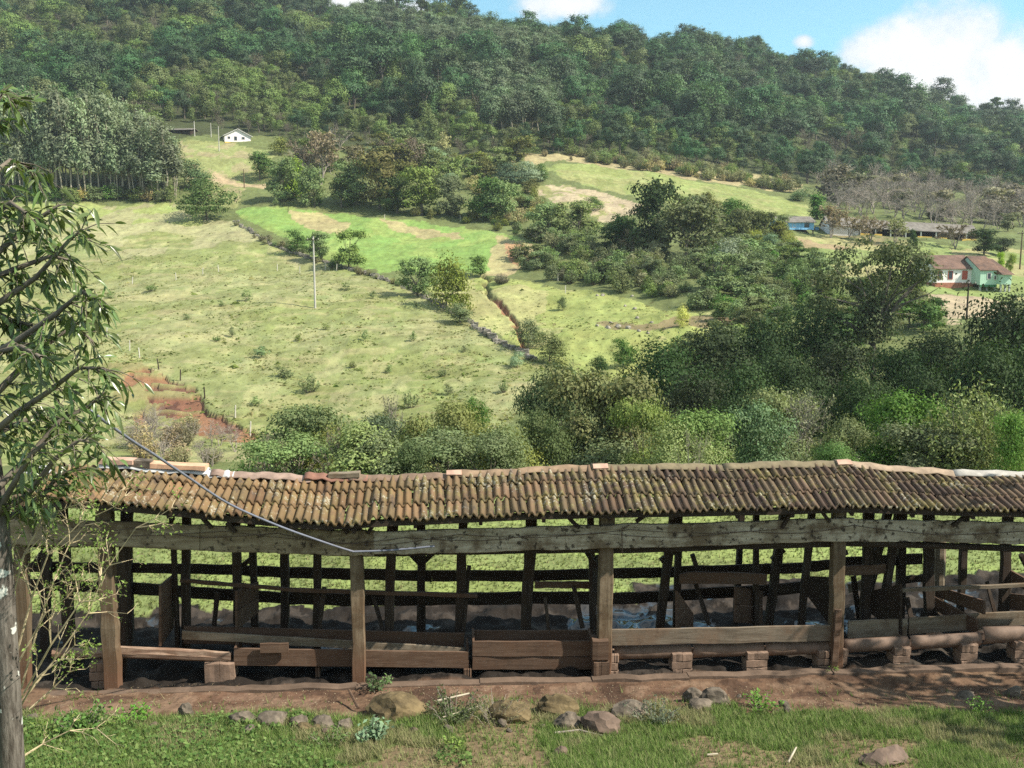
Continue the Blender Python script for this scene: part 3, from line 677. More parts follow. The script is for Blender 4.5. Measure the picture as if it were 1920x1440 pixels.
# skyline trees standing clear of the forest
for (u, vb, hp, wp, lab) in [(745, 60, 62, 34, 'tall sparse tree standing highest on the skyline'), (790, 62, 52, 20, 'narrow skyline tree right beside the highest one'), (802, 60, 42, 16, 'short narrow tree on the skyline between two taller ones'), (855, 55, 44, 24, 'rounded skyline tree left of the middle cloud'),
                             (1300, 88, 26, 24, 'small crown on the ridge where the skyline starts to drop'), (1448, 108, 26, 20, 'tufted ridge tree left of the tiny cloud'), (1541, 124, 40, 30, 'wide crowned ridge tree touching the tiny cloud'), (1868, 240, 44, 22, 'feathery gum tree on the far ridge end'), (1902, 244, 44, 22, 'last feathery gum tree on the ridge by the frame edge'),
                             (690, 62, 40, 26, 'skyline tree below the first cloud'), (1680, 190, 26, 22, 'low dome of a tree on the falling ridge'), (1065, 62, 30, 40, 'broad pale skyline tree under the middle cloud')]:
    tree_px('skyline_tree', 'emergent', u, vb, hp * 1.25, wp * 1.3, DK, lab, 'tree', 'trees along the skyline', leaves=700, leaf=.07)

# eucalyptus plantation at the top of the pasture
def grove():
    rows = [(374, 0), (366, 1), (357, 2), (348, 3), (338, 4)]
    for vb, r in rows:
        for u in np.arange(-40, 338 - r * 4, 13.5):
            uu = u + random.uniform(-5, 5); p = place(uu, vb + random.uniform(-3, 3)); m = mpp(p)
            top = np.interp(uu, [-40, 50, 130, 200, 260, 310, 340], [190, 190, 182, 196, 218, 246, 268]) + random.uniform(-16, 40)
            h = (vb - top) * m
            lab = ['slim eucalyptus with bare pale trunk in the front row above the pasture', 'grey green eucalyptus inside the plantation above the pasture', 'grey green eucalyptus at the back of the plantation'][0 if r == 0 else 1 if r < 3 else 2]
            plant('eucalyptus_tree', 'euc', p, h, random.uniform(30, 42) * m, (.125, .150, .090), lab, 'tree', 'eucalyptus plantation', random.randint(11, 15), 1300, .05)
grove()
for k, u in enumerate(np.arange(-10, 335, 15)):
    dry = k in (11, 19)
    tree_px('undergrowth_bush', 'feather' if dry else 'bush', u, 377 + random.uniform(-3, 3), random.uniform(20, 34) * (1.3 if dry else 1), random.uniform(26, 38), (.30, .25, .11) if dry else random.choice([LT, GY, MD]),
            'straw coloured grass clump at the foot of the eucalyptus row' if dry else 'low green bush at the foot of the eucalyptus row', 'bush', 'undergrowth along the eucalyptus row', leaves=900, leaf=.09)

# single trees and shrubs of the hillside, by where they stand
for t in [
    ('shrub', 'bush', 388, 412, 78, 104, MD, 'big dense dark green shrub at the upper end of the stone wall', 'bush'),
    ('shrub', 'bush', 362, 352, 52, 74, (.06, .09, .04), 'dark shrub just right of the eucalyptus plantation', 'bush'),
    ('tree', 'round', 487, 338, 52, 52, MD, 'round dark tree at the foot of the grassy knoll below the white house', 'tree'),
    ('tree', 'loose', 528, 378, 78, 62, GY, 'thin grey green tree below the grassy knoll', 'tree'),
    ('tree', 'column', 550, 372, 72, 40, (.14, .19, .04), 'yellow green narrow tree below the grassy knoll', 'tree'),
    ('tree', 'loose', 590, 390, 74, 52, GY, 'grey green tree over the left end of the bright field', 'tree'),
    ('bare_tree', 'bare', 600, 345, 100, 84, BR, 'leafless grey tree with pale trunk behind the bright field', 'tree'),
    ('bare_tree', 'bare', 572, 335, 76, 60, BR, 'smaller leafless tree left of the pale trunked one', 'tree'),
    ('bare_tree', 'bare', 765, 330, 72, 66, BR, 'leafless tree standing out against the dark forest edge', 'tree'),
    ('tree', 'round', 640, 390, 62, 56, MD, 'mid green tree in the band above the bright field', 'tree'),
    ('tree', 'loose', 668, 385, 84, 74, GY, 'grey green tree left of the large olive tree', 'tree'),
    ('tree', 'round', 712, 392, 104, 98, (.11, .105, .035), 'large olive brown tree in the band above the bright field', 'tree'),
    ('tree', 'round', 745, 400, 72, 70, MD, 'dark tree squeezed between the two round olive trees', 'tree'),
    ('tree', 'round', 792, 404, 88, 92, (.085, .10, .034), 'round olive tree with short pale trunk above the bright field', 'tree'),
    ('tree', 'loose', 848, 404, 74, 60, GY, 'thin tree left of the banana plant', 'tree'),
    ('tree', 'round', 912, 414, 78, 72, MD, 'dark tree right of the banana plant', 'tree'),
    ('tree', 'loose', 948, 414, 72, 74, GY, 'grey green tree at the right end of the band above the bright field', 'tree'),
    ('shrub', 'bush', 955, 348, 42, 76, (.06, .10, .055), 'broad leaved dark shrub clump at the left of the upper green field', 'bush'),
    ('shrub', 'bush', 990, 344, 40, 60, SV, 'silvery leaved shrub at the corner of the upper green field', 'bush'),
    ('shrub', 'bush', 1014, 340, 32, 34, MD, 'small dark shrub touching the upper green field', 'bush'),
    ('tree', 'loose', 735, 330, 56, 72, OL, 'brown green tree behind the olive trees', 'tree'),
    ('shrub', 'bush', 815, 308, 32, 38, SV, 'pale silvery shrub under the forest edge', 'bush'),
    ('shrub', 'bush', 845, 352, 26, 38, SV, 'pale silvery shrub behind the banana plant', 'bush'),
    ('tree', 'loose', 1030, 446, 64, 74, GY, 'grey green thicket tree below the tan field', 'tree'),
    ('tree', 'loose', 1085, 446, 68, 82, (.105, .12, .05), 'wide grey green thicket tree right below the tan field', 'tree'),
    ('shrub', 'bush', 1110, 395, 26, 44, MD, 'dark bush inside the tan field', 'bush'),
    ('tree', 'round', 1226, 478, 138, 100, DK, 'tall dark vine hung tree in the middle of the slope', 'tree'),
    ('tree', 'round', 1286, 488, 118, 124, (.085, .10, .042), 'broad grey green tree leaning against the tall dark one', 'tree'),
    ('tree', 'round', 1165, 470, 66, 78, DK, 'dark low tree left of the tall vine hung tree', 'tree'),
    ('bare_tree', 'bare', 1187, 478, 50, 46, BR, 'small leafless tree in front of the dark low tree', 'tree'),
    ('tree', 'round', 1372, 428, 54, 58, MD, 'round topped tree below the upper green field', 'tree'),
    ('tree', 'loose', 1392, 448, 56, 60, LT, 'light green tree left of the blue house', 'tree'),
    ('tree', 'loose', 1430, 452, 56, 44, (.07, .085, .03), 'dark ragged tree next to the blue house', 'tree'),
    ('shrub', 'feather', 1415, 458, 34, 40, YL, 'yellowish shrub between the trees by the blue house', 'bush'),
    ('shrub', 'bush', 1362, 508, 62, 84, SV, 'large silvery green shrub right of the broad grey green tree', 'bush'),
    ('shrub', 'bush', 1440, 482, 44, 58, (.085, .13, .075), 'blue green shrub below the blue house', 'bush'),
    ('shrub', 'feather', 1478, 470, 46, 34, (.20, .21, .06), 'pale feathery shrub under the left end of the blue house', 'bush'),
    ('tree', 'loose', 1345, 548, 72, 84, GY, 'grey green tree above the boggy hollow', 'tree'),
    ('shrub', 'bush', 1484, 532, 48, 62, MD, 'rounded dark shrub below the red earth track', 'bush'),
    ('shrub', 'bush', 1425, 512, 44, 62, (.10, .14, .06), 'pale fronded shrub in the middle of the thicket', 'bush'),
    ('tree', 'column', 1532, 410, 46, 36, MD, 'tree right behind the blue house', 'tree'),
    ('shrub', 'bush', 1500, 378, 24, 44, (.09, .13, .06), 'bush at the far corner of the upper green field', 'bush'),
    ('shrub', 'bush', 1280, 612, 40, 32, (.30, .30, .10), 'pale yellow flowering bush beside the boggy hollow', 'bush'),
    ('tree', 'bush', 1168, 688, 54, 58, BG, 'vivid green round little tree below the rocky outcrop', 'tree'),
    ('shrub', 'bush', 1122, 708, 44, 44, DK, 'dark bush left of the vivid green little tree', 'bush'),
    ('tree', 'round', 900, 520, 40, 40, (.075, .11, .035), 'small round tree alone at the edge of the bright field', 'tree'),
    ('tree', 'loose', 782, 556, 72, 66, GY, 'grey green tree left of its larger olive neighbour on the stone wall', 'tree'),
    ('tree', 'bush', 838, 582, 104, 88, (.085, .095, .024), 'large dense olive tree on the stone wall', 'tree'),
    ('shrub', 'bush', 862, 606, 38, 66, GY, 'grey bush at the foot of the large olive tree', 'bush'),
    ('shrub', 'bush', 556, 474, 44, 52, MD, 'round green shrub on the wall left of the utility pole', 'bush'),
    ('shrub', 'loose', 602, 488, 52, 46, GY, 'thin shrub behind the top of the utility pole', 'bush'),
    ('tree', 'loose', 654, 502, 70, 62, LT, 'light open little tree on the wall right of the utility pole', 'tree'),
    ('shrub', 'bush', 990, 655, 58, 60, GY, 'grey green bush at the lower end of the gully', 'bush'),
    ('shrub', 'bush', 1030, 678, 60, 70, (.11, .13, .05), 'light bush where the stone wall meets the valley trees', 'bush'),
    ('shrub', 'bush', 970, 690, 32, 34, SV, 'small silvery bush under the end of the stone wall', 'bush'),
    ('shrub', 'feather', 940, 532, 22, 36, (.17, .16, .11), 'dry grey bush at the top of the gully', 'bush'),
    ('shrub', 'bush', 1055, 582, 26, 24, GY, 'single small bush on the slope right of the gully', 'bush'),
    ('tree', 'round', 1895, 516, 40, 18, (.16, .22, .03), 'clipped young tree right of the mint green house', 'tree'),
    ('tree', 'round', 1876, 508, 34, 16, (.15, .21, .03), 'clipped young tree behind the corner of the mint green house', 'tree'),
    ('shrub', 'bush', 1745, 492, 20, 22, (.17, .23, .03), 'bright shrub showing over the white house roof', 'bush'),
    ('tree', 'round', 1845, 478, 48, 60, DK, 'dark round tree at the right end of the long barn', 'tree'),
    ('tree', 'round', 1880, 480, 34, 44, (.03, .045, .02), 'smaller dark tree beside the one at the end of the barn', 'tree'),
    ('tree', 'column', 1712, 462, 32, 16, DK, 'small dark conifer in front of the long barn', 'tree'),
    ('bare_tree', 'bare', 1556, 446, 62, 70, BR, 'leafless brown tree between the blue house and the barn', 'tree'),
    ('bare_tree', 'bare', 1592, 446, 44, 44, BR, 'small leafless tree before the white end wall of the barn', 'tree'),
    ('bare_tree', 'bare', 1632, 452, 50, 56, BR, 'leafless tree before the first open bay of the barn', 'tree'),
    ('bare_tree', 'bare', 1676, 456, 46, 54, (.15, .15, .08), 'leafless tree before the second yellow parapet of the barn', 'tree'),
    ('bare_tree', 'bare', 1792, 466, 46, 60, BR, 'leafless tree near the right end of the barn front', 'tree'),
]:
    tree_px(*t[:8], cat=t[8])

for (u, vb, hp, wp, c) in [(285, 546, 16, 26, MD), (462, 566, 22, 24, GY), (490, 670, 22, 36, (.06, .11, .05)), (530, 708, 20, 44, BG), (580, 736, 40, 42, GY), (435, 632, 20, 16, GY), (685, 640, 22, 16, GY), (945, 736, 28, 22, GY), (648, 546, 16, 22, GY), (775, 640, 20, 18, GY), (405, 640, 12, 22, MD),
                           (210, 560, 14, 20, MD), (610, 618, 12, 20, OL), (700, 560, 16, 18, GY), (830, 706, 18, 22, GY), (870, 660, 12, 16, GY), (350, 600, 12, 18, GY), (560, 640, 12, 20, OL), (730, 700, 16, 20, GY), (480, 760, 18, 30, GY), (660, 690, 14, 20, OL), (415, 575, 12, 18, GY), (770, 765, 40, 36, (.13, .15, .08)), (840, 740, 22, 24, GY)]:
    tree_px('pasture_shrub', random.choice(['bush', 'feather', 'bush']), u, vb, hp, wp, tuple(.6 * x + .4 * y for x, y in zip(c, (.16, .19, .085))), 'small scattered shrub growing in the dry hillside pasture', 'bush', 'scattered shrubs in the pasture', leaves=500, leaf=.11)

# scrub and thickets filling the unfarmed strips
def thicket(poly, n, kinds, cols, hr, label, group, name='scrub_bush', cat='bush', leaves=1300, leaf=.085):
    us = [p[0] for p in poly]; vs = [p[1] for p in poly]; got = 0; tries = 0; taken = []
    while got < n and tries < n * 40:
        tries += 1; u, v = random.uniform(min(us), max(us)), random.uniform(min(vs), max(vs))
        if not inpoly(np.array([u]), np.array([v]), poly)[0]: continue
        if any(abs(u - a) < hr[0] * .26 and abs(v - b) < hr[0] * .13 for a, b in taken): continue
        taken.append((u, v)); h = random.uniform(*hr); got += 1
        k = random.choice(kinds); c = random.choice(cols)
        tree_px(name, k, u, v, h, h * random.uniform(.95, 1.5) * (WIDTH[k] if k in ('bare', 'column') else 1), c, label, cat, group, leaves=leaves if k != 'bare' else 40, leaf=leaf if k != 'bare' else .04)
thicket([(990, 455), (1120, 450), (1330, 500), (1330, 585), (1230, 562), (1110, 540), (990, 522), (960, 500)], 115, ['bush', 'loose', 'feather', 'bush'], [GY, GY, LT, (.10, .13, .06), (.14, .14, .08)], (20, 40), 'grey green scrub bush in the thicket above the rocky pasture', 'scrub above the rocky pasture')
thicket([(1330, 460), (1480, 480), (1560, 520), (1560, 605), (1440, 620), (1330, 590)], 100, ['bush', 'loose', 'feather'], [GY, LT, (.10, .13, .06), MD], (24, 46), 'green scrub bush in the thicket below the blue house', 'scrub below the blue house')
thicket([(1500, 505), (1720, 545), (1760, 600), (1560, 610)], 44, ['bush', 'feather', 'loose'], [GY, (.15, .15, .08), LT], (20, 34), 'dull brownish scrub bush on the slope left of the white house', 'scrub left of the white house')
thicket([(520, 285), (700, 275), (900, 300), (1000, 300), (980, 330), (860, 345), (700, 335), (560, 330)], 52, ['bush', 'loose', 'bare', 'loose'], [OL, GY, LT, (.16, .15, .08)], (24, 50), 'mixed dry scrub bush along the foot of the forest', 'scrub along the forest foot', 'dry_shrub')
thicket([(870, 345), (985, 350), (1040, 390), (1010, 430), (900, 405)], 26, ['bush', 'feather', 'loose'], [OL, GY, (.20, .18, .09)], (16, 32), 'dry scrub bush left of the tan field', 'scrub beside the tan field', 'dry_shrub')
thicket([(1000, 292), (1120, 290), (1320, 318), (1500, 352), (1500, 366), (1300, 334), (1080, 303)], 95, ['bush', 'feather', 'feather'], [LT, (.19, .16, .09), GY, (.15, .15, .08)], (10, 28), 'pale scrub bush along the top edge of the upper green field', 'scrub above the upper green field', 'field_edge_shrub')
thicket([(1540, 352), (1740, 368), (1930, 395), (1960, 430), (1830, 436), (1700, 420), (1570, 400)], 95, ['bare', 'bare', 'bare', 'bare', 'bare', 'loose'], [(.125, .115, .075), (.10, .105, .06), (.13, .12, .085)], (34, 64), 'leafless grey brown tree in the wood behind the long barn', 'bare trees behind the barn', 'bare_tree', 'tree')
thicket([(1270, 392), (1420, 408), (1480, 450), (1330, 450), (1250, 420)], 16, ['loose', 'bush'], [GY, LT, OL], (22, 42), 'light green bush between the tall dark tree and the blue house', 'bushes left of the blue house')
thicket([(450, 385), (620, 392), (760, 405), (900, 425), (1000, 450), (1000, 436), (900, 408), (640, 384), (450, 378)], 34, ['bush', 'feather'], [GY, OL, MD], (10, 20), 'low weedy bush on the bank above the bright field', 'weeds above the bright field', 'weed_clump')
thicket([(440, 418), (500, 452), (600, 488), (690, 512), (760, 538), (770, 545), (690, 520), (600, 498), (500, 462), (440, 428)], 34, ['bush', 'feather'], [GY, (.13, .12, .06), (.15, .15, .08)], (7, 16), 'low weedy bush growing along the stone wall', 'weeds along the stone wall', 'weed_clump')
thicket([(1330, 590), (1440, 615), (1480, 680), (1330, 690), (1260, 690), (1240, 650), (1340, 640)], 26, ['bush', 'loose'], [GY, LT, (.09, .11, .045)], (28, 46), 'grey green bush on the lower right edge of the rocky pasture', 'bushes below the hollow')

thicket([(255, 815), (330, 800), (440, 842), (470, 872), (300, 880), (240, 860)], 26, ['bare', 'bare', 'feather'], [(.20, .16, .10), (.17, .16, .09)], (34, 60), 'dry straw grey brush at the foot of the red eroded bank', 'dry brush under the red bank', 'dry_bush', 'bush')
# banana plant
def banana():
    p = place(886, 408); m = mpp(p); root = props(empty('banana_plant', p), 'pale leaved banana plant among the dark trees above the bright field', 'plant')
    mb = MB()
    for k in range(11):
        a = 6.28 * k / 11 + random.uniform(-.3, .3); L = random.uniform(18, 30) * m; d = Vector((math.cos(a), math.sin(a), 0)); sd = Vector((-d.y, d.x, 0))
        prev = None
        for q in np.linspace(0, 1, 6):
            c = Vector((0, 0, 14 * m)) + d * L * q + Vector((0, 0, L * (1.25 * q - 1.2 * q * q))); wv = sd * (5.5 * m * math.sin(math.pi * (.12 + .86 * q)) * .8)
            cur = (c - wv, c + Vector((0, 0, -.6 * m)), c + wv)
            if prev: mb.add([prev[0], prev[1], cur[1], cur[0]], [(0, 1, 2, 3)]); mb.add([prev[1], prev[2], cur[2], cur[1]], [(0, 1, 2, 3)])
            prev = cur
    l = mb.build('leaf', leaf_mat('banana_leaf', (.24, .29, .10), .25, .4), root)
    s = MB(); s.tube([(0, 0, -.3), (0, 0, 15 * m)], [2.2 * m, 1.5 * m], 8); s.build('stem', M_PALEBARK, root)
banana()

# valley belt: crowns whose feet the shed roof hides
VG = 'valley trees behind the shed'
for t in [
    ('tree', 'loose', 592, 762, 46, 178, (.075, .095, .042), 'shiny leaved grey green tree behind the left half of the roof'),
    ('bare_tree', 'bare', 520, 800, 43, 96, BR, 'leafless grey bush at the left end of the valley trees'),
    ('bare_tree', 'bare', 640, 800, 40, 110, BR, 'leafless twiggy tree in front of the shiny leaved one'),
    ('tree', 'round', 702, 782, 48, 128, (.07, .10, .052), 'blue green tree right of the shiny leaved tree'),
    ('bare_tree', 'bare', 735, 735, 62, 60, (.14, .15, .08), 'thin pale tree rising above the blue green one'),
    ('tree', 'loose', 842, 762, 47, 150, (.105, .115, .040), 'olive tree behind the middle of the roof'),
    ('tree', 'round', 886, 748, 56, 66, BG, 'vivid green crown just above the olive tree'),
    ('tree', 'loose', 930, 800, 42, 110, (.10, .125, .050), 'pale grey green tree right of the olive tree'),
    ('tree', 'round', 1010, 772, 45, 110, (.06, .085, .03), 'dark tree at the left of the large yellowish tree'),
    ('tree', 'round', 1052, 682, 62, 130, (.045, .065, .028), 'dark vine hung tree at the lower tip of the pasture'),
    ('tree', 'loose', 1136, 692, 50, 200, (.112, .124, .046), 'large yellowish green tree behind the roof, widest of the valley'),
    ('tree', 'loose', 1212, 752, 45, 110, (.095, .110, .04), 'lower yellowish tree joined to the right of the largest one'),
    ('tree', 'round', 1302, 768, 43, 150, (.075, .11, .035), 'green tree behind the pale trunked sapling'),
    ('bare_tree', 'bare', 1300, 795, 36, 70, (.14, .16, .07), 'pale trunked bare sapling just above the ridge caps'),
    ('tree', 'round', 1425, 758, 46, 140, (.075, .105, .055), 'blue green tree right of the pale trunked sapling'),
    ('bare_tree', 'bare', 1510, 728, 50, 170, (.13, .14, .08), 'broad half bare tree with grey branches behind the roof'),
    ('tree', 'loose', 1480, 735, 54, 130, (.12, .14, .06), 'pale green tree behind the half bare one'),
    ('tree', 'loose', 1592, 790, 42, 110, (.085, .10, .045), 'grey green tree between the half bare tree and the vivid one'),
    ('tree', 'round', 1690, 738, 44, 170, (.052, .086, .022), 'vivid green tree left of the tall feathery shrub'),
    ('shrub', 'feather', 1830, 690, 41, 220, (.135, .165, .060), 'tall feathery upright shrub near the right end of the roof'),
    ('tree', 'round', 1912, 775, 38, 90, (.08, .12, .035), 'green tree right of the tall feathery shrub'),
    ('tree', 'round', 1560, 830, 36, 90, (.055, .085, .03), 'dark low tree right behind the highest ridge cap'),
    ('tree', 'round', 770, 830, 38, 80, (.06, .085, .035), 'small dark tree low behind the ridge caps'),
]:
    nm = t[0]; tree_top(*t[:7], t[7], 'bush' if nm == 'shrub' else 'tree', VG, None, 12000 if t[1] != 'bare' else 1500, .030 if t[1] != 'feather' else .038)
for k in range(34):
    u = random.uniform(475, 1010) if k < 18 else random.uniform(1010, 1930); Y = random.uniform(38, 58); vt = random.uniform(785, 838)
    tree_top('valley_bush', random.choice(['bush', 'round', 'loose', 'bush']), u, vt, Y, random.uniform(120, 210), random.choice([GY, (.09, .115, .05), OL, MD, (.12, .14, .06)]), 'grey green bush filling the gap between the larger valley trees', 'bush', 'bushes between the valley trees', None, 9000, .032)
# darker, older trees behind them on the right
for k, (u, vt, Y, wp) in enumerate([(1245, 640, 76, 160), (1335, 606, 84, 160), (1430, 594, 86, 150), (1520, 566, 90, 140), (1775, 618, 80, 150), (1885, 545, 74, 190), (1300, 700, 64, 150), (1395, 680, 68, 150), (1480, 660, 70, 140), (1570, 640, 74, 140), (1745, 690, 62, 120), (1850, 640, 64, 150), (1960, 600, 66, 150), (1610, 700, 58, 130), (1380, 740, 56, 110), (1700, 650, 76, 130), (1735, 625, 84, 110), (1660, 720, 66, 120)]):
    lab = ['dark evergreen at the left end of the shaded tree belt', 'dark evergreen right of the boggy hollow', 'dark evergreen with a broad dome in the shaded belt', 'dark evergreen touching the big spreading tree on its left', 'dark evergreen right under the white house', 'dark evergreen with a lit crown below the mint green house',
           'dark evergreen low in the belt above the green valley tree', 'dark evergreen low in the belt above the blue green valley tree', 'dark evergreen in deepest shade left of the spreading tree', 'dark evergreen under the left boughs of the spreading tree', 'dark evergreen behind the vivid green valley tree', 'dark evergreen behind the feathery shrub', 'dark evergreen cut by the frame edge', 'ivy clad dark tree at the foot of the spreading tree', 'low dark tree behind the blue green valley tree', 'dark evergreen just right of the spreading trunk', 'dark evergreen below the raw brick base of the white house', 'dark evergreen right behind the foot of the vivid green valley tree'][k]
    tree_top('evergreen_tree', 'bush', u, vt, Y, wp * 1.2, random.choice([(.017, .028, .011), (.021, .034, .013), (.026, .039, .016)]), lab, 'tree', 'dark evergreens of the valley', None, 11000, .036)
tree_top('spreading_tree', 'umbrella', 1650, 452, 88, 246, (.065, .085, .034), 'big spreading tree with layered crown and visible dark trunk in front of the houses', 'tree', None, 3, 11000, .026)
thicket([(1600, 560), (1760, 610), (1760, 660), (1560, 660)], 10, ['round'], [DK, MD], (40, 60), 'dark bush under the big spreading tree', 'bushes under the spreading tree')

# ------------------------------------------------------------------ stone wall, fences, poles on the hillside
def rock_mesh(name, r, seed, mat, squash=.7, n=2, rough=.28):
    rng = np.random.default_rng(seed); me = bpy.data.meshes.new(name)
    import bmesh
    bm = bmesh.new(); bmesh.ops.create_icosphere(bm, subdivisions=n, radius=1.0)
    d = rng.normal(size=(9, 3)); d /= np.linalg.norm(d, axis=1, keepdims=True); off = rng.uniform(.55, .95, 9)
    for v in bm.verts:
        c = np.array(v.co)
        for k in range(9):
            e = c.dot(d[k]) - off[k]
            if e > 0: c = c - d[k] * e * .9
        c = c * (1 + rough * .25 * (rng.random() - .5)); v.co = Vector(c * np.array(r))
    bm.to_mesh(me); bm.free(); me.materials.append(mat); return me

def stone_wall(pts, name, label):
    P = []
    for (u0, v0), (u1, v1) in zip(pts, pts[1:]):
        n = max(2, int(math.hypot(u1 - u0, v1 - v0) / 3.2))
        for k in range(n): P.append((u0 + (u1 - u0) * k / n, v0 + (v1 - v0) * k / n))
    mb = MB(); rng = np.random.default_rng(5)
    for k, (u, v) in enumerate(P):
        p = place(u, v)
        for lay in range(2 if rng.random() < .25 else 1):
            for s in range(2):
                r = rng.uniform(.14, .32); c = p + Vector((rng.uniform(-.5, .5), rng.uniform(-.3, .3), .06 + lay * .32 + rng.uniform(-.08, .08)))
                V = [c + Vector(((x + rng.uniform(-.3, .3)) * r, (y + rng.uniform(-.3, .3)) * r, (z + rng.uniform(-.25, .25)) * r * .8)) for z in (-1, 1) for x, y in ((-1, -1), (1, -1), (1, 1), (-1, 1))]
                mb.hexa(V)
    o = mb.build(name, M_WALLSTONE); props(o, label, 'stone wall'); return o
M_WALLSTONE = plain('wall_stone', (0.22, 0.20, 0.165), 0.9, 1.6, 0.6, 0.3)
stone_wall([(440, 416), (510, 460), (560, 478), (620, 496), (690, 514), (760, 540), (800, 560), (862, 592), (900, 618), (930, 640), (975, 660), (1000, 676)], 'stone_wall', 'long dry stone wall running down the hillside between the pastures')
for k, (u, v, s) in enumerate([(1140, 616, 9), (1160, 614, 10), (1178, 617, 9), (1120, 612, 6), (1198, 622, 6), (1215, 626, 5), (1190, 580, 6), (1172, 575, 5), (1195, 597, 6), (1222, 606, 6), (1185, 556, 5), (1120, 555, 5), (945, 528, 7), (1130, 555, 6), (1145, 606, 5)]):
    p = place(u, v); m = mpp(p); o = link('boulder', rock_mesh('boulder', (s * m * .7, s * m * .7, s * m * .6), 60 + k, M_WALLSTONE)); o.location = p + Vector((0, 0, s * m * .15))
    lab = 'grey boulder of the rocky outcrop in the sloping pasture' if k in (0, 1, 2, 3) else 'dry boulder at the top of the gully' if k == 12 else 'small boulder scattered above the boggy hollow'
    props(o, lab, 'boulder', 'boulders in the sloping pasture')

M_FENCE = plain('whitened_fence_post', (0.50, 0.47, 0.40), 0.9, 5, 0.2, 0.2)
M_CONC = plain('concrete_pole', (0.42, 0.40, 0.36), 0.85, 1.5, 0.18, 0.1)
FENCES = [('pale fence post along the lower pasture edge', [(200, 632), (221, 646), (243, 658), (262, 672), (298, 693), (338, 714), (384, 748), (441, 783), (469, 815)]),
          ('pale fence post across the middle of the pasture', [(178, 560), (248, 533), (330, 525), (380, 515), (410, 510), (520, 508), (562, 512), (610, 506), (631, 508)]),
          ('pale fence post on the bank above the bright field', [(721, 412), (863, 414), (540, 398), (1046, 527), (1060, 550)])]
for lab, pts in FENCES:
    for (u, v) in pts:
        p = place(u, v); mb = MB(); tilt = Vector((random.uniform(-.12, .12), random.uniform(-.05, .05), 0))
        mb.tube([Vector((0, 0, -.2)), Vector((0, 0, .6)) + tilt * .5, Vector((0, 0, 1.25)) + tilt], [.075, .07, .065], 6)
        o = mb.build('fence_post', M_FENCE if random.random() < .8 else M_DARKPOST); o.location = p; props(o, lab, 'fence post', lab.replace('pale fence post', 'fence posts'))
def utility_pole(u, v, hpx, label, arm=True, mat=None, r=.16):
    p = place(u, v); h = hpx * mpp(p); root = props(empty('utility_pole', p), label, 'utility pole')
    mb = MB(); mb.tube([(0, 0, -.5), (0, 0, h * .5), (0, 0, h)], [r, r * .85, r * .62], 10); mb.build('pole', mat or M_CONC, root)
    if arm:
        a = MB(); a.plank((-.9, -.14, h - .5), (.9, -.14, h - .5), (0, 0, 1), .12, .1, 2, 0); a.build('crossarm', M_DARKWOOD, root)
        for x in (-.8, -.05, .75):
            i = MB(); i.tube([(x, -.14, h - .44), (x, -.14, h - .34), (x, -.14, h - .26)], [.03, .06, .03], 8); i.build('insulator', M_FENCE, root)
utility_pole(591, 578, 133, 'slender concrete utility pole standing alone in the pasture')
utility_pole(1912, 505, 72, 'wooden utility pole at the right beyond the mint green house', True, M_POST, .14)
utility_pole(365, 256, 28, 'short pole between the low shed and the white hill house', False, M_CONC, .16)
utility_pole(411, 284, 46, 'pale pole in front of the white hill house', False, M_CONC, .14)
utility_pole(458, 352, 34, 'weathered pole on the track below the white hill house', False, M_POST, .14)
utility_pole(396, 258, 26, 'thin pole left of the white hill house', False, M_CONC, .12)
utility_pole(1812, 600, 75, 'dark wooden pole on the bank below the mint green house', True, M_DARKPOST, .12)

# ------------------------------------------------------------------ houses
def roof_mat(name, a, b_):
    m, nt, b = material(name, 0.85, 0.2); tc = nt.add('ShaderNodeTexCoord')
    wv = nt.add('ShaderNodeTexWave', wave_type='BANDS', bands_direction='X'); wv.inputs['Scale'].default_value = 1.6; wv.inputs['Distortion'].default_value = .4; nt.l.new(tc.outputs['Object'], wv.inputs[0])
    n = nt.noise(.8, 5, .65, tc.outputs['Object']); c = nt.mix(nt.step(n, .3, .7), a + (1,), b_ + (1,))
    nt.l.new(c, b.inputs['Base Color'])
    bp = nt.add('ShaderNodeBump'); bp.inputs['Strength'].default_value = .6; bp.inputs['Distance'].default_value = .06; nt.l.new(wv.outputs[0], bp.inputs['Height']); nt.l.new(bp.outputs[0], b.inputs['Normal'])
    return m
M_WHITE = plain('white_plaster', (.72, .68, .66), .85, 1.2, .1, .1); M_PINK = plain('pinkish_plaster', (.76, .73, .71), .85, 1.2, .1, .1)
M_MINT = plain('mint_boards', (.40, .58, .45), .8, 1.2, .12, .1, stretch=(6, 6, .3)); M_BLUE = plain('blue_boards', (.24, .52, .80), .8, 1.2, .12, .1, stretch=(6, 6, .3)); M_DKGREEN = plain('green_skirting', (.04, .16, .07), .8, 2, .2, .1)
M_BRICK = plain('raw_brick', (.33, .14, .09), .9, 3, .3, .3); M_RED = plain('red_shutter', (.42, .10, .07), .7, 4, .15, .1); M_PANE = plain('dark_window_pane', (.03, .035, .045), .12, 2, .2, 0, .5)
M_YELL = plain('yellow_plaster', (.75, .50, .12), .85, 1.5, .2, .1); M_FRAMEW = plain('window_frame_paint', (.55, .5, .48), .7, 4, .1, .05); M_STILT = plain('stilt_post', (.38, .40, .36), .85, 4, .2, .1)
RF_BROWN, RF_GREY, RF_RUST, RF_WHITE = roof_mat('old_brown_tile_roof', (.11, .07, .055), (.20, .125, .095)), roof_mat('grey_sheet_roof', (.13, .115, .10), (.22, .20, .175)), roof_mat('rusty_tile_roof', (.09, .06, .048), (.18, .108, .075)), roof_mat('pale_sheet_roof', (.62, .6, .6), (.75, .73, .72))

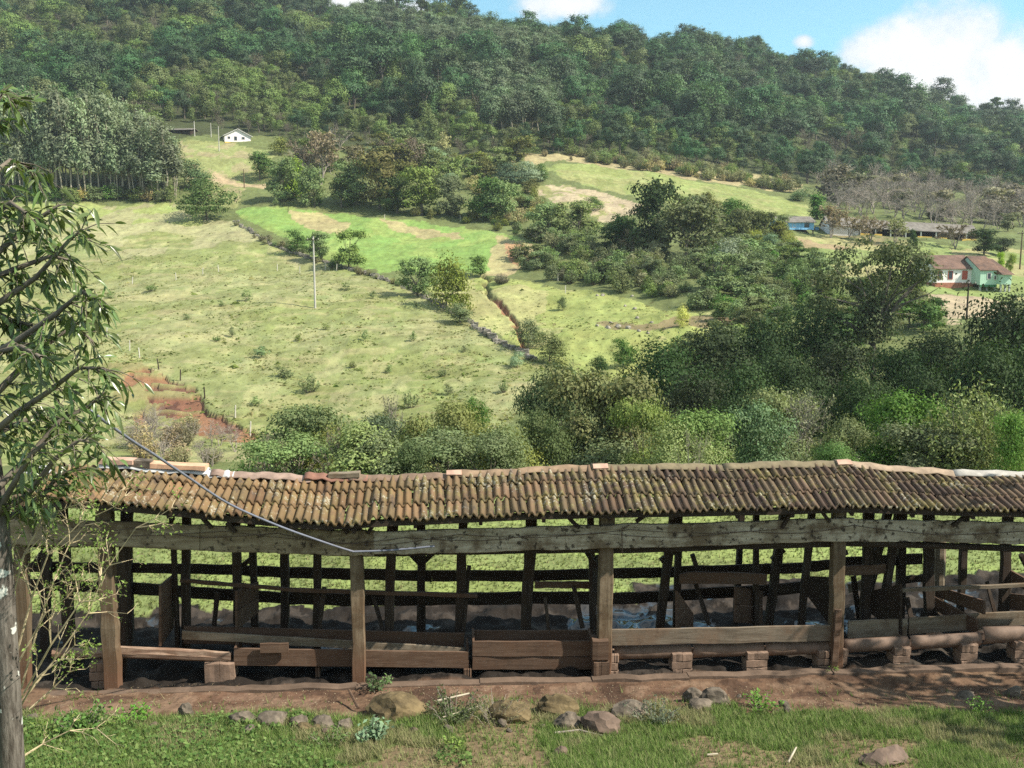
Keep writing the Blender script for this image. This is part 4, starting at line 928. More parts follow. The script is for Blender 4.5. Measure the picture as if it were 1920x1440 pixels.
def gable(root, x0, x1, y0, y1, zb, zw, zr, wall, roof, axis='x', ov=.35, th=.12, slopef=lambda x: 0.0):
    """walls with gable ends and a two-slope roof; the ridge runs along axis; slopef shifts heights along x (a building that follows the slope)"""
    mb = MB(); s = slopef
    if axis == 'x':
        ym = (y0 + y1) / 2
        V = [(x0, y0, zb + s(x0)), (x1, y0, zb + s(x1)), (x1, y1, zb + s(x1)), (x0, y1, zb + s(x0)), (x0, y0, zw + s(x0)), (x1, y0, zw + s(x1)), (x1, y1, zw + s(x1)), (x0, y1, zw + s(x0)), (x0, ym, zr + s(x0)), (x1, ym, zr + s(x1))]
        mb.add(V, [(0, 1, 5, 4), (2, 3, 7, 6), (1, 2, 6, 9, 5), (3, 0, 4, 8, 7)])
        k = (zr - zw) / (ym - y0); xa, xb = x0 - ov, x1 + ov; r = MB()
        for sg, ye in ((-1, y0), (1, y1)):
            yo = ye + sg * ov; zo = zw - k * ov + .03
            r.hexa([(xa, yo, zo + s(xa)), (xb, yo, zo + s(xb)), (xb, ym, zr + .03 + s(xb)), (xa, ym, zr + .03 + s(xa)), (xa, yo, zo + th + s(xa)), (xb, yo, zo + th + s(xb)), (xb, ym, zr + .03 + th + s(xb)), (xa, ym, zr + .03 + th + s(xa))])
    else:
        xm = (x0 + x1) / 2
        V = [(x0, y0, zb), (x1, y0, zb), (x1, y1, zb), (x0, y1, zb), (x0, y0, zw), (x1, y0, zw), (x1, y1, zw), (x0, y1, zw), (xm, y0, zr), (xm, y1, zr)]
        mb.add(V, [(0, 1, 5, 8, 4), (2, 3, 7, 9, 6), (1, 2, 6, 5), (3, 0, 4, 7)])
        k = (zr - zw) / (xm - x0); ya, yb = y0 - ov, y1 + ov; r = MB()
        for sg, xe in ((-1, x0), (1, x1)):
            xo = xe + sg * ov; zo = zw - k * ov + .03
            r.hexa([(xo, ya, zo), (xm, ya, zr + .03), (xm, yb, zr + .03), (xo, yb, zo), (xo, ya, zo + th), (xm, ya, zr + .03 + th), (xm, yb, zr + .03 + th), (xo, yb, zo + th)])
    mb.build('wall', wall, root); r.build('roof', roof, root)
def window(root, x, z, w_, h, y, mat=None, frame=None, name='window'):
    f = MB(); t = .07
    for (a, b) in (((x - w_ / 2 - t, z - h / 2 - t), (x + w_ / 2 + t, z - h / 2)), ((x - w_ / 2 - t, z + h / 2), (x + w_ / 2 + t, z + h / 2 + t)), ((x - w_ / 2 - t, z - h / 2), (x - w_ / 2, z + h / 2)), ((x + w_ / 2, z - h / 2), (x + w_ / 2 + t, z + h / 2))):
        f.box((a[0], y - .06, a[1]), (b[0], y + .02, b[1]))
    o = f.build(name, frame or M_FRAMEW, root); p = MB(); p.box((x - w_ / 2, y - .03, z - h / 2), (x + w_ / 2, y + .01, z + h / 2)); p.build('pane' if name == 'window' else 'panel', mat or M_PANE, o)

def house_at(u, v, label, rz=0.0, cat='house', name='house'):
    p = place(u, v); return props(empty(name, p, rz), label, cat), mpp(p)
# white hill house, gable towards the valley
h, m = house_at(446, 266, 'small white gabled house high on the grassy knoll at the forest edge', R(25))
gable(h, -24 * m, 24 * m, 0, 9, -1.0, 11 * m, 23 * m, M_WHITE, RF_WHITE, 'y', .5)
window(h, -4 * m, 6 * m, 5 * m, 7 * m, 0, None, None, 'door'); window(h, 10 * m, 7 * m, 5 * m, 4 * m, 0); window(h, -16 * m, 7 * m, 4 * m, 4 * m, 0)
b = MB(); b.box((-24 * m, -.25, -1.4), (24 * m, 9.2, -.1)); b.build('foundation', M_YELL, h)
# low shed left of it
h, m = house_at(330, 250, 'low brown shed with a flat grey roof beside the forest', R(-6), 'shed', 'hill_shed')
gable(h, -28 * m, 28 * m, 0, 5, -.6, 6 * m, 9.5 * m, M_DARKWOOD, RF_GREY, 'x', .5)
# blue house
h, m = house_at(1496, 434, 'bright blue wooden house with grey roof in front of the upper green field', R(6))
gable(h, -36 * m, 31 * m, 0, 6.0, .35, 17 * m, 27 * m, M_BLUE, RF_GREY, 'x', .4)
window(h, 17 * m, 11 * m, 8 * m, 6 * m, 0, M_PANE, M_DARKWOOD); window(h, -8 * m, 10.5 * m, 6 * m, 6 * m, 0, M_BLUE, M_FRAMEW)
for q in (-34, -18, 0, 15, 30):
    s = MB(); s.box((q * m - .1, .05, -.6), (q * m + .1, .25, .35)); s.build('stilt', M_DARKPOST, h)
h2, m = house_at(1533, 433, 'small blue shelter with posts beside the blue house', R(6), 'shelter', 'shelter')
s = MB(); s.box((-6 * m, 0, 9 * m), (6 * m, 2.2, 10 * m)); s.build('roof', RF_GREY, h2)
s = MB(); s.box((-1 * m, 1, 0), (6 * m, 1.12, 8 * m)); s.build('wall', M_BLUE, h2)
for q in (-5, 5):
    s = MB(); s.box((q * m - .07, .1, -.3), (q * m + .07, .24, 9 * m)); s.build('post', M_DARKPOST, h2)
# long barn following the slope
h, m = house_at(1586, 442, 'long low barn with grey roof, white end wall and open yellow front', R(-2), 'barn', 'barn')
L = 252 * m; bl = h.location; ca_, sa_ = math.cos(R(4)), math.sin(R(4))
gz = lambda x: float(height(bl.x + x * ca_, bl.y + x * sa_)) - bl.z
SL = lambda x: -.055 * (x + 30 * m)
sections = [(-30 * m, 24 * m, M_WHITE)]
gable(h, -30 * m, 24 * m, 0, 7.5, -.6, 20 * m, 36 * m, M_WHITE, RF_GREY, 'x', .4, .12, SL)
gable(h, 24.8 * m, L, 2.2, 7.5, -4, 20 * m, 34 * m, M_DARKWOOD, RF_GREY, 'x', .0, .12, SL)
r = MB(); r.hexa([(24 * m, -.4, 17 * m + SL(24 * m)), (L, -.4, 17 * m + SL(L)), (L, 2.5, 22 * m + SL(L)), (24 * m, 2.5, 22 * m + SL(24 * m)), (24 * m, -.4, 18.2 * m + SL(24 * m)), (L, -.4, 18.2 * m + SL(L)), (L, 2.5, 23.2 * m + SL(L)), (24 * m, 2.5, 23.2 * m + SL(24 * m))]); r.build('porch_roof', RF_GREY, h)
for q in range(26, 250, 28):
    s = MB(); x = q * m; s.box((x - .13, -.34, -4 + SL(x)), (x + .13, -.10, 17.1 * m + SL(x))); s.build('post', M_STILT, h)
for (a, b_) in ((26, 46), (52, 66), (132, 158), (172, 186), (214, 240)):
    s = MB(); x0, x1 = a * m, b_ * m; s.hexa([(x0, -.36, -2.5 + SL(x0)), (x1, -.36, -2.5 + SL(x1)), (x1, -.18, -2.5 + SL(x1)), (x0, -.18, -2.5 + SL(x0)), (x0, -.36, 8 * m + SL(x0)), (x1, -.36, 8 * m + SL(x1)), (x1, -.18, 8 * m + SL(x1)), (x0, -.18, 8 * m + SL(x0))]); s.build('parapet', M_YELL, h)
# white house with brick base
h, m = house_at(1786, 540, 'white house with brown tile roof, red shutter and raw brick base', R(8))
gable(h, -36 * m, 42 * m, 0, 6.5, 10 * m, 36 * m, 59 * m, M_PINK, RF_BROWN, 'x', .25)
window(h, 23 * m, 24 * m, 9 * m, 15 * m, 0, M_RED, M_RED); window(h, -6 * m, 24 * m, 8 * m, 14 * m, 0, M_PANE, M_RED); window(h, -27 * m, 24 * m, 7 * m, 14 * m, 0, M_PANE, M_RED)
b = MB(); b.box((-36 * m, -.12, -1.2), (41 * m, 6.6, 10 * m)); b.build('foundation', M_BRICK, h)
# mint house on stilts
h, m = house_at(1850, 543, 'mint green wooden house on stilts with rusty brown roof', R(6))
gable(h, -21 * m, 12 * m, -.9, 6.5, 9 * m, 36 * m, 60 * m, M_MINT, RF_RUST, 'x', .2)
mb = MB(); V = [(12.3 * m, -2.0, 10 * m), (32 * m, -2.0, 10 * m), (32 * m, 5.5, 10 * m), (12.3 * m, 5.5, 10 * m), (12.3 * m, -2.0, 29 * m), (32 * m, -2.0, 29 * m), (32 * m, 5.5, 29 * m), (12.3 * m, 5.5, 29 * m)]
mb.hexa(V); mb.build('lean_to_wall', M_MINT, h)
r = MB(); a = [(10 * m, -2.5, 28 * m), (34.5 * m, -2.5, 28 * m), (34.5 * m, 6, 28 * m), (12 * m, 6, 30 * m), (12 * m, 2.4, 58 * m), (26 * m, 2.4, 56 * m)]
r.add(a, [(0, 1, 5, 4), (1, 2, 5), (2, 3, 4, 5), (3, 0, 4), (0, 3, 2, 1)]); r.build('lean_to_roof', RF_RUST, h)
window(h, -4 * m, 25 * m, 6 * m, 10 * m, -.9); window(h, 8 * m, 22 * m, 3 * m, 6 * m, -.9)
b = MB(); b.box((-21 * m, -.98, 5 * m), (12 * m, -.8, 9 * m)); b.build('skirting', M_DKGREEN, h)
for q in (-18, -4, 11, 14, 23, 31):
    s = MB(); y = -.7 if q < 12 else -1.8; s.box((q * m - .12, y, -1.0), (q * m + .12, y + .24, 9.9 * m)); s.build('stilt', M_STILT, h)

# ------------------------------------------------------------------ hillside grass tufts and meadow grass (nobody could count them)
def tufts(name, P, hgt, wid, cols, label, blades=3, lean=.35):
    n = len(P); V = np.empty((n, blades, 3, 3)); rng = RNG
    ang = rng.uniform(0, 6.28, (n, blades)); d = np.stack([np.cos(ang), np.sin(ang), np.zeros_like(ang)], -1); sd = np.stack([-np.sin(ang), np.cos(ang), np.zeros_like(ang)], -1)
    hh = (np.asarray(hgt).reshape(-1, 1) * rng.uniform(.55, 1.2, (n, blades)))[..., None]; ww = (np.asarray(wid).reshape(-1, 1) * rng.uniform(.6, 1.2, (n, blades)))[..., None]
    b = P[:, None] + d * ww * .8 * rng.uniform(-1, 1, (n, blades, 1))
    V[:, :, 0] = b - sd * ww * .5; V[:, :, 1] = b + sd * ww * .5; V[:, :, 2] = b + d * hh * lean * rng.uniform(.3, 1.6, (n, blades, 1)) + np.array([0, 0, 1]) * hh
    F = np.arange(n * blades * 3).reshape(-1, 3); c = np.repeat(cols[:, None], blades * 3, 1).reshape(-1, 3)
    me = np_mesh(name, V.reshape(-1, 3), F, [M_GRASS], False, vcol=c)
    return props(link(name, me), label, 'grass', None, 'stuff')
def grass_mat():
    m = bpy.data.materials.new('grass_blades'); m.use_nodes = True; nt = NT(m.node_tree); nt.n.clear()
    a = nt.add('ShaderNodeAttribute', attribute_name='col'); d = nt.add('ShaderNodeBsdfDiffuse'); t = nt.add('ShaderNodeBsdfTranslucent'); mx = nt.add('ShaderNodeMixShader'); mx.inputs[0].default_value = .35
    nt.l.new(a.outputs['Color'], d.inputs[0]); nt.l.new(a.outputs['Color'], t.inputs[0]); nt.l.new(d.outputs[0], mx.inputs[1]); nt.l.new(t.outputs[0], mx.inputs[2])
    o = nt.add('ShaderNodeOutputMaterial'); nt.l.new(mx.outputs[0], o.inputs[0]); return m
M_GRASS = grass_mat()
def pick(cols, n, sel=None): return np.array(cols)[RNG.integers(0, len(cols), n) if sel is None else sel] * RNG.uniform(.75, 1.2, (n, 1))
def hill_grass():
    n = 75000; Y = np.exp(RNG.uniform(math.log(88), math.log(250), n)); x = RNG.uniform(-.56, .24, n) * Y; z = height(x, Y); u, v = project(x, Y, z)
    k = (inpoly(u, v, PASTURE) | (inpoly(u, v, STRIP) & (RNG.random(n) < .5))) & (near_line(u, v, GULLY) > 8) & ~(inpoly(u, v, REDSOIL) & (RNG.random(n) < .85)) & (u > -60)
    k &= (fbm(x / 3, Y / 4, 62, 3) + RNG.random(n) * .35 < .68) & ((v > 480) | (RNG.random(n) < .35))
    P = np.stack([x, Y, z - .03], 1)[k]; n = len(P); f = fbm(P[:, 0] / 6, P[:, 1] / 9, 33, 3)
    c = pick([(.21, .23, .075), (.26, .25, .10), (.16, .20, .055), (.30, .28, .13)], n); c[f < .42] *= np.array([.85, .95, .85])
    sz = np.exp(RNG.normal(0, .45, n)); c = c * np.where(sz > 1.7, .85, 1.0)[:, None]
    tufts('hill_grass', P, .085 * sz, .22 * sz, c * 1.12, 'rough tussocky grass covering the hillside pasture', 3, .8)
hill_grass()
def meadow():
    n = 52000; Y = RNG.uniform(15.6, 29, n); x = RNG.uniform(-.62, .62, n) * Y; tt = Y - 13.2 - .0665 * (x + 5.68); g = fbm(x / 1.3, Y / 1.3, 71, 4)
    k = tt > 3.0 + (g - .5) * 1.6 + np.where(x > 2.2, .9, 0); P = np.stack([x, Y, height(x, Y) - .01], 1)[k]; n = len(P)
    tufts('meadow_grass', P, RNG.uniform(.03, .09, n), RNG.uniform(.015, .04, n), pick([(.17, .20, .068), (.20, .225, .085), (.145, .18, .058), (.24, .235, .11)], n), 'short bright grass of the meadow behind the shed', 3, .7)
meadow()
def front_grass():
    n = 150000; Y = RNG.uniform(9.6, 13.0, n); x = RNG.uniform(-.60, .60, n) * Y; tt = Y - 13.2 - .0665 * (x + 5.68); g = fbm(x / 1.3, Y / 1.3, 71, 4)
    lim = -1.32 + (g - .5) * .9 - np.where(x > 3.0, .28, 0) - .12 * np.clip((x - 3) / 3, 0, 2)
    p = np.where(tt < lim, 1.0, np.where(tt < lim + .15, .12, .008)); bare = g + np.clip((x - 1.5) / 5, 0, 1) * .16 > .595
    p = np.where(bare & (tt < lim), .16, p); k = RNG.random(n) < p * np.clip(.55 + .5 * fbm(x / .5, Y / .5, 45, 2), 0, 1)
    P = np.stack([x, Y, height(x, Y) - .01], 1)[k]; n = len(P); f = fbm(P[:, 0] / .8, P[:, 1] / .8, 46, 3)
    c = pick([(.13, .21, .05), (.19, .26, .08), (.10, .165, .042), (.25, .27, .12)], n); c[f > .56] = pick([(.25, .25, .12), (.20, .23, .09), (.30, .27, .15)], int((f > .56).sum()))
    tufts('front_grass', P, RNG.uniform(.04, .11, n), RNG.uniform(.006, .014, n), c, 'patchy short grass on the bank before the shed', 4, .7)
    # broad leaved weeds mixed in on the left
    n = 15000; Y = RNG.uniform(10.0, 12.5, n); x = RNG.uniform(-.56, .2, n) * Y; tt = Y - 13.2 - .0665 * (x + 5.68); f = fbm(x / .7, Y / .7, 47, 3)
    k = (tt < -1.4) & (f > .53 + np.clip((x + 2) / 8, -.12, .2)); P = np.stack([x, Y, height(x, Y) + RNG.uniform(.01, .09, n)], 1)[k]; n = len(P)
    N = RNG.normal(size=(n, 3)) * .45 + np.array([.1, -.2, 1]); V, F, t = cards(P, N, RNG.uniform(.025, .07, n), .75)
    c = np.repeat(pick([(.09, .165, .045), (.13, .205, .06), (.075, .13, .04), (.17, .24, .08)], n), 4, 0)
    props(link('ground_weeds', np_mesh('ground_weeds', V, F, [M_GRASS], False, vcol=c)), 'broad leaved green weeds spreading on the bank before the shed', 'weeds', None, 'stuff')
front_grass()
def litter():
    n = 2600; Y = RNG.uniform(12.3, 13.3, n); x = RNG.uniform(-.5, .56, n) * Y; P = np.stack([x, Y, height(x, Y) + .006], 1)
    N = RNG.normal(size=(n, 3)) * .25 + np.array([0, 0, 1]); V, F, t = cards(P, N, RNG.uniform(.01, .035, n), .4)
    c = np.repeat(pick([(.36, .28, .17), (.28, .21, .13), (.45, .38, .26), (.16, .11, .07)], n), 4, 0)
    props(link('straw_litter', np_mesh('straw_litter', V, F, [M_GRASS], False, vcol=c)), 'bits of straw and dead leaf littering the trodden dirt', 'litter', None, 'stuff')
litter()
# ------------------------------------------------------------------ the cattle shed
PSI = math.atan2(.70, 10.49); EX = Vector((math.cos(PSI), math.sin(PSI), 0)); EN = Vector((-math.sin(PSI), math.cos(PSI), 0)); ORG = Vector((-5.68, 13.2, 0)); UP = Vector((0, 0, 1))
def S(u, v, t):
    """point of a sight line on the upright plane t metres behind the line of front posts"""
    ax, az = ray(u, v); d = Vector((float(ax), 1, float(az))); o = Vector((0, 0, ZC))
    k = ((ORG + EN * t) - o).dot(EN) / d.dot(EN); return o + d * k
def W(s, t, z): return ORG + EX * s + EN * t + UP * z
def s_of(p): return (p - ORG).dot(EX)
shed = props(empty('cattle_shed', (0, 0, 0)), 'long open sided cattle shed of old timber under a sagging clay tile roof', 'cattle shed')
TE, TR, TB = -.42, .55, 1.50
eave_px = [(60, 940), (95, 943), (150, 946), (250, 953), (330, 961), (400, 969), (460, 976), (520, 983), (600, 989), (660, 990), (692, 985), (700, 977), (735, 981), (850, 976), (1000, 969), (1110, 967), (1300, 963), (1500, 959), (1600, 956), (1700, 959), (1920, 964), (2100, 968)]
ridge_px = [(110, 874), (185, 879), (300, 885), (390, 893), (500, 898), (600, 901), (700, 899), (860, 891), (1000, 883), (1110, 878), (1250, 877), (1370, 878), (1500, 873), (1580, 869), (1700, 886), (1800, 894), (1920, 891), (2100, 893)]
E = [S(u, v, TE) for u, v in eave_px]; RD = [S(u, v, TR) for u, v in ridge_px]
es, ez = [s_of(p) for p in E], [p.z for p in E]; rs, rz_ = [s_of(p) for p in RD], [p.z for p in RD]
def roof_z(s, t):
    e, r = float(np.interp(s, es, ez)), float(np.interp(s, rs, rz_))
    if t <= TR: return e + (r - e) * (t - TE) / (TR - TE)
    return r + (2.38 - r) * (t - TR) / (TB - TR)

def tile_material():
    m, nt, b = material('clay_roof_tiles', 0.82, 0.25); at_ = nt.add('ShaderNodeAttribute', attribute_name='tint'); al = nt.add('ShaderNodeAttribute', attribute_name='along')
    tc = nt.add('ShaderNodeTexCoord'); P = tc.outputs['Object']; n1 = nt.noise(2.2, 4, .6, P); mp = nt.add('ShaderNodeMapping'); mp.inputs['Scale'].default_value = (1.5, .35, .35); nt.l.new(P, mp.inputs[0]); n2 = nt.noise(7, 5, .65, mp.outputs[0]); n3 = nt.noise(6, 4, .6, P); n4 = nt.noise(22, 3, .6, P)
    warm = nt.ramp(at_.outputs['Fac'], [(0, (.12, .07, .038)), (.3, (.165, .105, .05)), (.6, (.13, .092, .048)), (1, (.20, .12, .06))])
    old = nt.ramp(at_.outputs['Fac'], [(0, (.055, .037, .028)), (.35, (.085, .055, .038)), (.7, (.095, .073, .043)), (1, (.13, .085, .058))])
    k = nt.step(nt.math('ADD', al.outputs['Fac'], nt.math('MULTIPLY', nt.math('SUBTRACT', n1, .5), .7)), .18, .62); c = nt.mix(k, warm, old)
    moss = nt.math('MULTIPLY', nt.step(nt.math('ADD', nt.math('MULTIPLY', n3, .5), nt.math('MULTIPLY', n1, .5)), .48, .60), nt.math('ADD', .35, nt.math('MULTIPLY', k, .4))); c = nt.mix(moss, c, (.17, .14, .05, 1))
    soot = nt.math('MULTIPLY', nt.step(n2, .52, .66), .75); c = nt.mix(soot, c, (.055, .042, .034, 1))
    li = nt.math('MULTIPLY', nt.step(nt.math('ADD', nt.math('MULTIPLY', n4, .55), nt.math('MULTIPLY', n1, .5)), .59, .66), .55); c = nt.mix(li, c, (.40, .385, .32, 1))
    nt.l.new(c, b.inputs['Base Color'])
    bp = nt.add('ShaderNodeBump'); bp.inputs['Strength'].default_value = .5; bp.inputs['Distance'].default_value = .006; nt.l.new(n2, bp.inputs['Height']); nt.l.new(bp.outputs[0], b.inputs['Normal'])
    return m
M_TILE = tile_material()
def tile_roof():
    TW = .228; V = []; F = []; tint = []; along = []
    # one tile seen end on: two raised rolls with a flat pan between; x over the width, y the height
    prof = [(0, .000), (.06, .010), (.10, .034), (.17, .050), (.27, .050), (.34, .028), (.39, .002), (.51, .000), (.56, .012), (.60, .035), (.67, .050), (.77, .050), (.85, .026), (.90, .002), (1.0, .000)]
    s0, s1 = s_of(S(58, 942, TE)), s_of(S(2060, 965, TE)); n = int((s1 - s0) / TW)
    for side in (0, 1):
        rows = 3 if side == 0 else 3
        for r in range(rows):
            for k in range(n):
                sa = s0 + k * TW; rnd = random.uniform; skew = rnd(-.018, .018); lift = rnd(-.004, .014); dt = rnd(-.03, .03) - (rnd(.04, .09) if random.random() < .025 and side == 0 else 0); tn = random.random(); b = len(V)
                if side == 0 and r == 0 and 0 < s_of(S(700, 980, TE)) - sa < .16: dt += .05
                for q in (0, 1):
                    f = (r + (1.16 if q else 0)) / rows; f = min(f, 1.0) if r == rows - 1 else f
                    t = (TE + (TR - TE) * f + dt) if side == 0 else (TB - (TB - TR) * f + dt)
                    for (x, h) in prof:
                        s = sa + x * TW * .985 + (skew if q else 0); z = roof_z(s, t) + h + lift + (.054 if not q else .002)
                        V.append(W(s, t, z))
                    for (x, h) in prof:
                        s = sa + x * TW * .985 + (skew if q else 0); z = roof_z(s, t) + h + lift + (.054 if not q else .002) - (.046 if not q else .03); V.append(W(s, t, z))
                m = len(prof)
                for j in range(m - 1):
                    F.append((b + j, b + j + 1, b + 2 * m + j + 1, b + 2 * m + j)); F.append((b + j, b + m + j, b + m + j + 1, b + j + 1)); F.append((b + m + j, b + 3 * m + j, b + 3 * m + j + 1, b + m + j + 1))
                tint += [tn] * (3 * (m - 1)); along += [(k + .5) / n] * (3 * (m - 1))
    me = np_mesh('roof_tiles', np.array([tuple(p) for p in V]), np.array(F), [M_TILE], False, {'tint': tint, 'along': along}); return link('roof_tiles', me, shed)
tile_roof()
# battens, purlins and rafters under the tiles
def run(name, t, dz, h, th, mat=M_DARKWOOD, a=92, b=2060, step=.9):
    mb = MB(); s0, s1 = s_of(S(a, 950, t)), s_of(S(b, 950, t)); k = int((s1 - s0) / step)
    pts = [W(s0 + (s1 - s0) * i / k, t, roof_z(s0 + (s1 - s0) * i / k, t) + dz) for i in range(k + 1)]
    for p, q in zip(pts, pts[1:]): mb.plank(p, q, UP, h, th, 2, .004, tint=.5)
    mb.build(name, mat, shed)
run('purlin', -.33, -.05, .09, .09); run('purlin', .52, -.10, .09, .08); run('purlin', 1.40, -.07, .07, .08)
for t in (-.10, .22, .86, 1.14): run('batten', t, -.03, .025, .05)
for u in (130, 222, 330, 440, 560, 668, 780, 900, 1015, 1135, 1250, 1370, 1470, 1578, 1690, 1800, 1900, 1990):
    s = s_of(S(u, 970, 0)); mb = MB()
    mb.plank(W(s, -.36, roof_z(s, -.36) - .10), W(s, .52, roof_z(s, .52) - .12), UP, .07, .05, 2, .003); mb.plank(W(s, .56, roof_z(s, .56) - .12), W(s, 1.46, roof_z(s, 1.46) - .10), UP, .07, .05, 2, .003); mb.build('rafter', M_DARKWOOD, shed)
# slanting struts that show between fascia and eave
for (u0, v0, u1, v1) in [(372, 962, 397, 990), (425, 980, 442, 998), (690, 1000, 712, 968), (1062, 966, 1086, 990), (1192, 978, 1216, 962), (1465, 990, 1484, 960), (1540, 958, 1556, 978), (1785, 985, 1820, 962), (640, 985, 652, 1000)]:
    mb = MB(); mb.plank(S(u0, v0, -.16), S(u1, v1, -.16), Vector((0, 1, 0)), .05, .05, 2, .004); mb.build('strut', M_DARKWOOD, shed)
# fascia: three long grey boards, end to end
def pxplank(name, u0, v0, u1, v1, t, hpx, th, mat, parent=shed, seg=10, jit=.006, t1=None, h1px=None, chip=0.0, label=None):
    p, q = S(u0, v0, t), S(u1, v1, t if t1 is None else t1); m0 = mpp(p); mb = MB()
    mb.plank(p, q, UP, hpx * m0, th, seg, jit, None if h1px is None else h1px * mpp(q), chip=chip); o = mb.build(name, mat, parent)
    if label: o['label'] = label
    return o
def bent(name, pts, t, hpx, th, mat, jit=.006):
    mb = MB(); P = [S(u, v, t) for u, v in pts]
    for p, q in zip(P, P[1:]): mb.plank(p, q, UP, hpx * mpp(p), th, 9, jit * 1.8, tint=.3)
    return mb.build(name, mat, shed)
bent('fascia_board', [(-40, 998), (30, 998), (196, 1000), (375, 1008), (520, 1013), (640, 1017), (702, 1018)], -.12, 49, .06, M_BEAM)
bent('fascia_board', [(701, 1018), (860, 1014), (1060, 1008), (1300, 1002), (1600, 992)], -.125, 45, .06, M_BEAMPALE)
bent('fascia_board', [(1599, 994), (1770, 996), (1920, 1000), (2080, 1004)], -.12, 41, .06, M_BEAMPALE)
mb = MB(); mb.tube([S(1560, 1018, .02), S(1700, 1021, .02), S(1920, 1029, .02), S(2080, 1034, .02)], [.045, .05, .05, .05], 8); mb.build('plate_log', M_DARKWOOD, shed)
bent('lintel', [(-40, 1017), (205, 1019), (668, 1036), (1135, 1030), (1568, 1018)], .06, 12, .09, M_DARKWOOD)

def post(u0, v0, u1, v1, t, w_, d_, mat, name='post', ztop=None, zbot=-.12, label=None, t1=None):
    p, q = S(u0, v0, t), S(u1, v1, t if t1 is None else t1); d = (p - q).normalized()
    top = ztop if ztop is not None else roof_z(s_of(p), t) - .13
    a = p + d * ((top - p.z) / d.z); b = q - d * ((q.z - zbot) / d.z)
    mb = MB(); mb.plank(b, a, EX, w_, d_, 11, min(.012, w_ * .07)); o = mb.build(name, mat, shed)
    if label: o['label'] = label
    return o
# front posts
post(40, 1030, 46, 1285, 0, .17, .15, M_POST); post(200, 1030, 213, 1284, 0, .205, .19, M_POST); post(668, 1045, 673, 1275, 0, .175, .17, M_POST)
post(1136, 1035, 1133, 1200, 0, .20, .18, M_POST); post(1571, 1025, 1566, 1250, 0, .175, .17, M_POST); post(1995, 1030, 1985, 1240, 0, .18, .17, M_POST)
post(1575, 1110, 1563, 1255, -.14, .10, .06, M_TROUGH, 'brace', ztop=.95, label='short board leaning on the post above the pipe trough')
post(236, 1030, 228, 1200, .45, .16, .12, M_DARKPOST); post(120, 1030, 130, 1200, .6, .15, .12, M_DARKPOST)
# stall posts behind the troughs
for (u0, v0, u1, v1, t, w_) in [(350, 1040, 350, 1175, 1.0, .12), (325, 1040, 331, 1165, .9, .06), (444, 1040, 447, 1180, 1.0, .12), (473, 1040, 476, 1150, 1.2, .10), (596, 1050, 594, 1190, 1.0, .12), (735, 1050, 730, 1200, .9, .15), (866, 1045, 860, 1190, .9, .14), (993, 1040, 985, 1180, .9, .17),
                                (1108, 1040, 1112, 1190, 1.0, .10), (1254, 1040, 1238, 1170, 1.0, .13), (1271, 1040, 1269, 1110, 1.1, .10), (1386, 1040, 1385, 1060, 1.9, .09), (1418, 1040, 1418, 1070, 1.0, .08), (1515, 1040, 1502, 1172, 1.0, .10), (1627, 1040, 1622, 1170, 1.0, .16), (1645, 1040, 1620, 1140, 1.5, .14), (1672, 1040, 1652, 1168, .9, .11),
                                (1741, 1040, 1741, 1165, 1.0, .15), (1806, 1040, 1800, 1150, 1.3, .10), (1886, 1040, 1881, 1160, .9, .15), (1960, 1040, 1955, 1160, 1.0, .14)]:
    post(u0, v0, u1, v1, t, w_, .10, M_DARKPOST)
mb = MB(); p, q = S(1762, 1030, 2.0), S(1760, 1110, 2.0); mb.tube([q + Vector((0, 0, -.7)), q, p, p + Vector((0, 0, .35))], [.11, .10, .10, .09], 9); mb.build('round_post', M_PALEPLANK, shed)
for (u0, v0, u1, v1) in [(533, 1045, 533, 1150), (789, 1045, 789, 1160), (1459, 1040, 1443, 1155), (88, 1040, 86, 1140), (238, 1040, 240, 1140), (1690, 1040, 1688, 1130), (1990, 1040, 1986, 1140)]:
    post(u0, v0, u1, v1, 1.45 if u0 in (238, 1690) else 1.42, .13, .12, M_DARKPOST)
# Y brackets under the plate, diagonal braces
for (u0, v0, u1, v1, t) in [(768, 1036, 787, 1056, 1.42), (812, 1036, 792, 1056, 1.42), (1238, 1052, 1272, 1028, 1.0), (1298, 1040, 1312, 1080, 1.0), (1640, 1030, 1662, 1060, 1.0), (1100, 1035, 1118, 1062, .5), (455, 1060, 478, 1042, 1.2), (62, 1062, 84, 1030, 1.42), (1447, 1050, 1470, 1030, 1.42), (1915, 1040, 1925, 1062, 1.0), (1570, 1040, 1588, 1034, 0.1)]:
    mb = MB(); mb.plank(S(u0, v0, t), S(u1, v1, t), Vector((0, 1, 0)), .09, .07, 2, .004); mb.build('brace', M_DARKWOOD, shed)
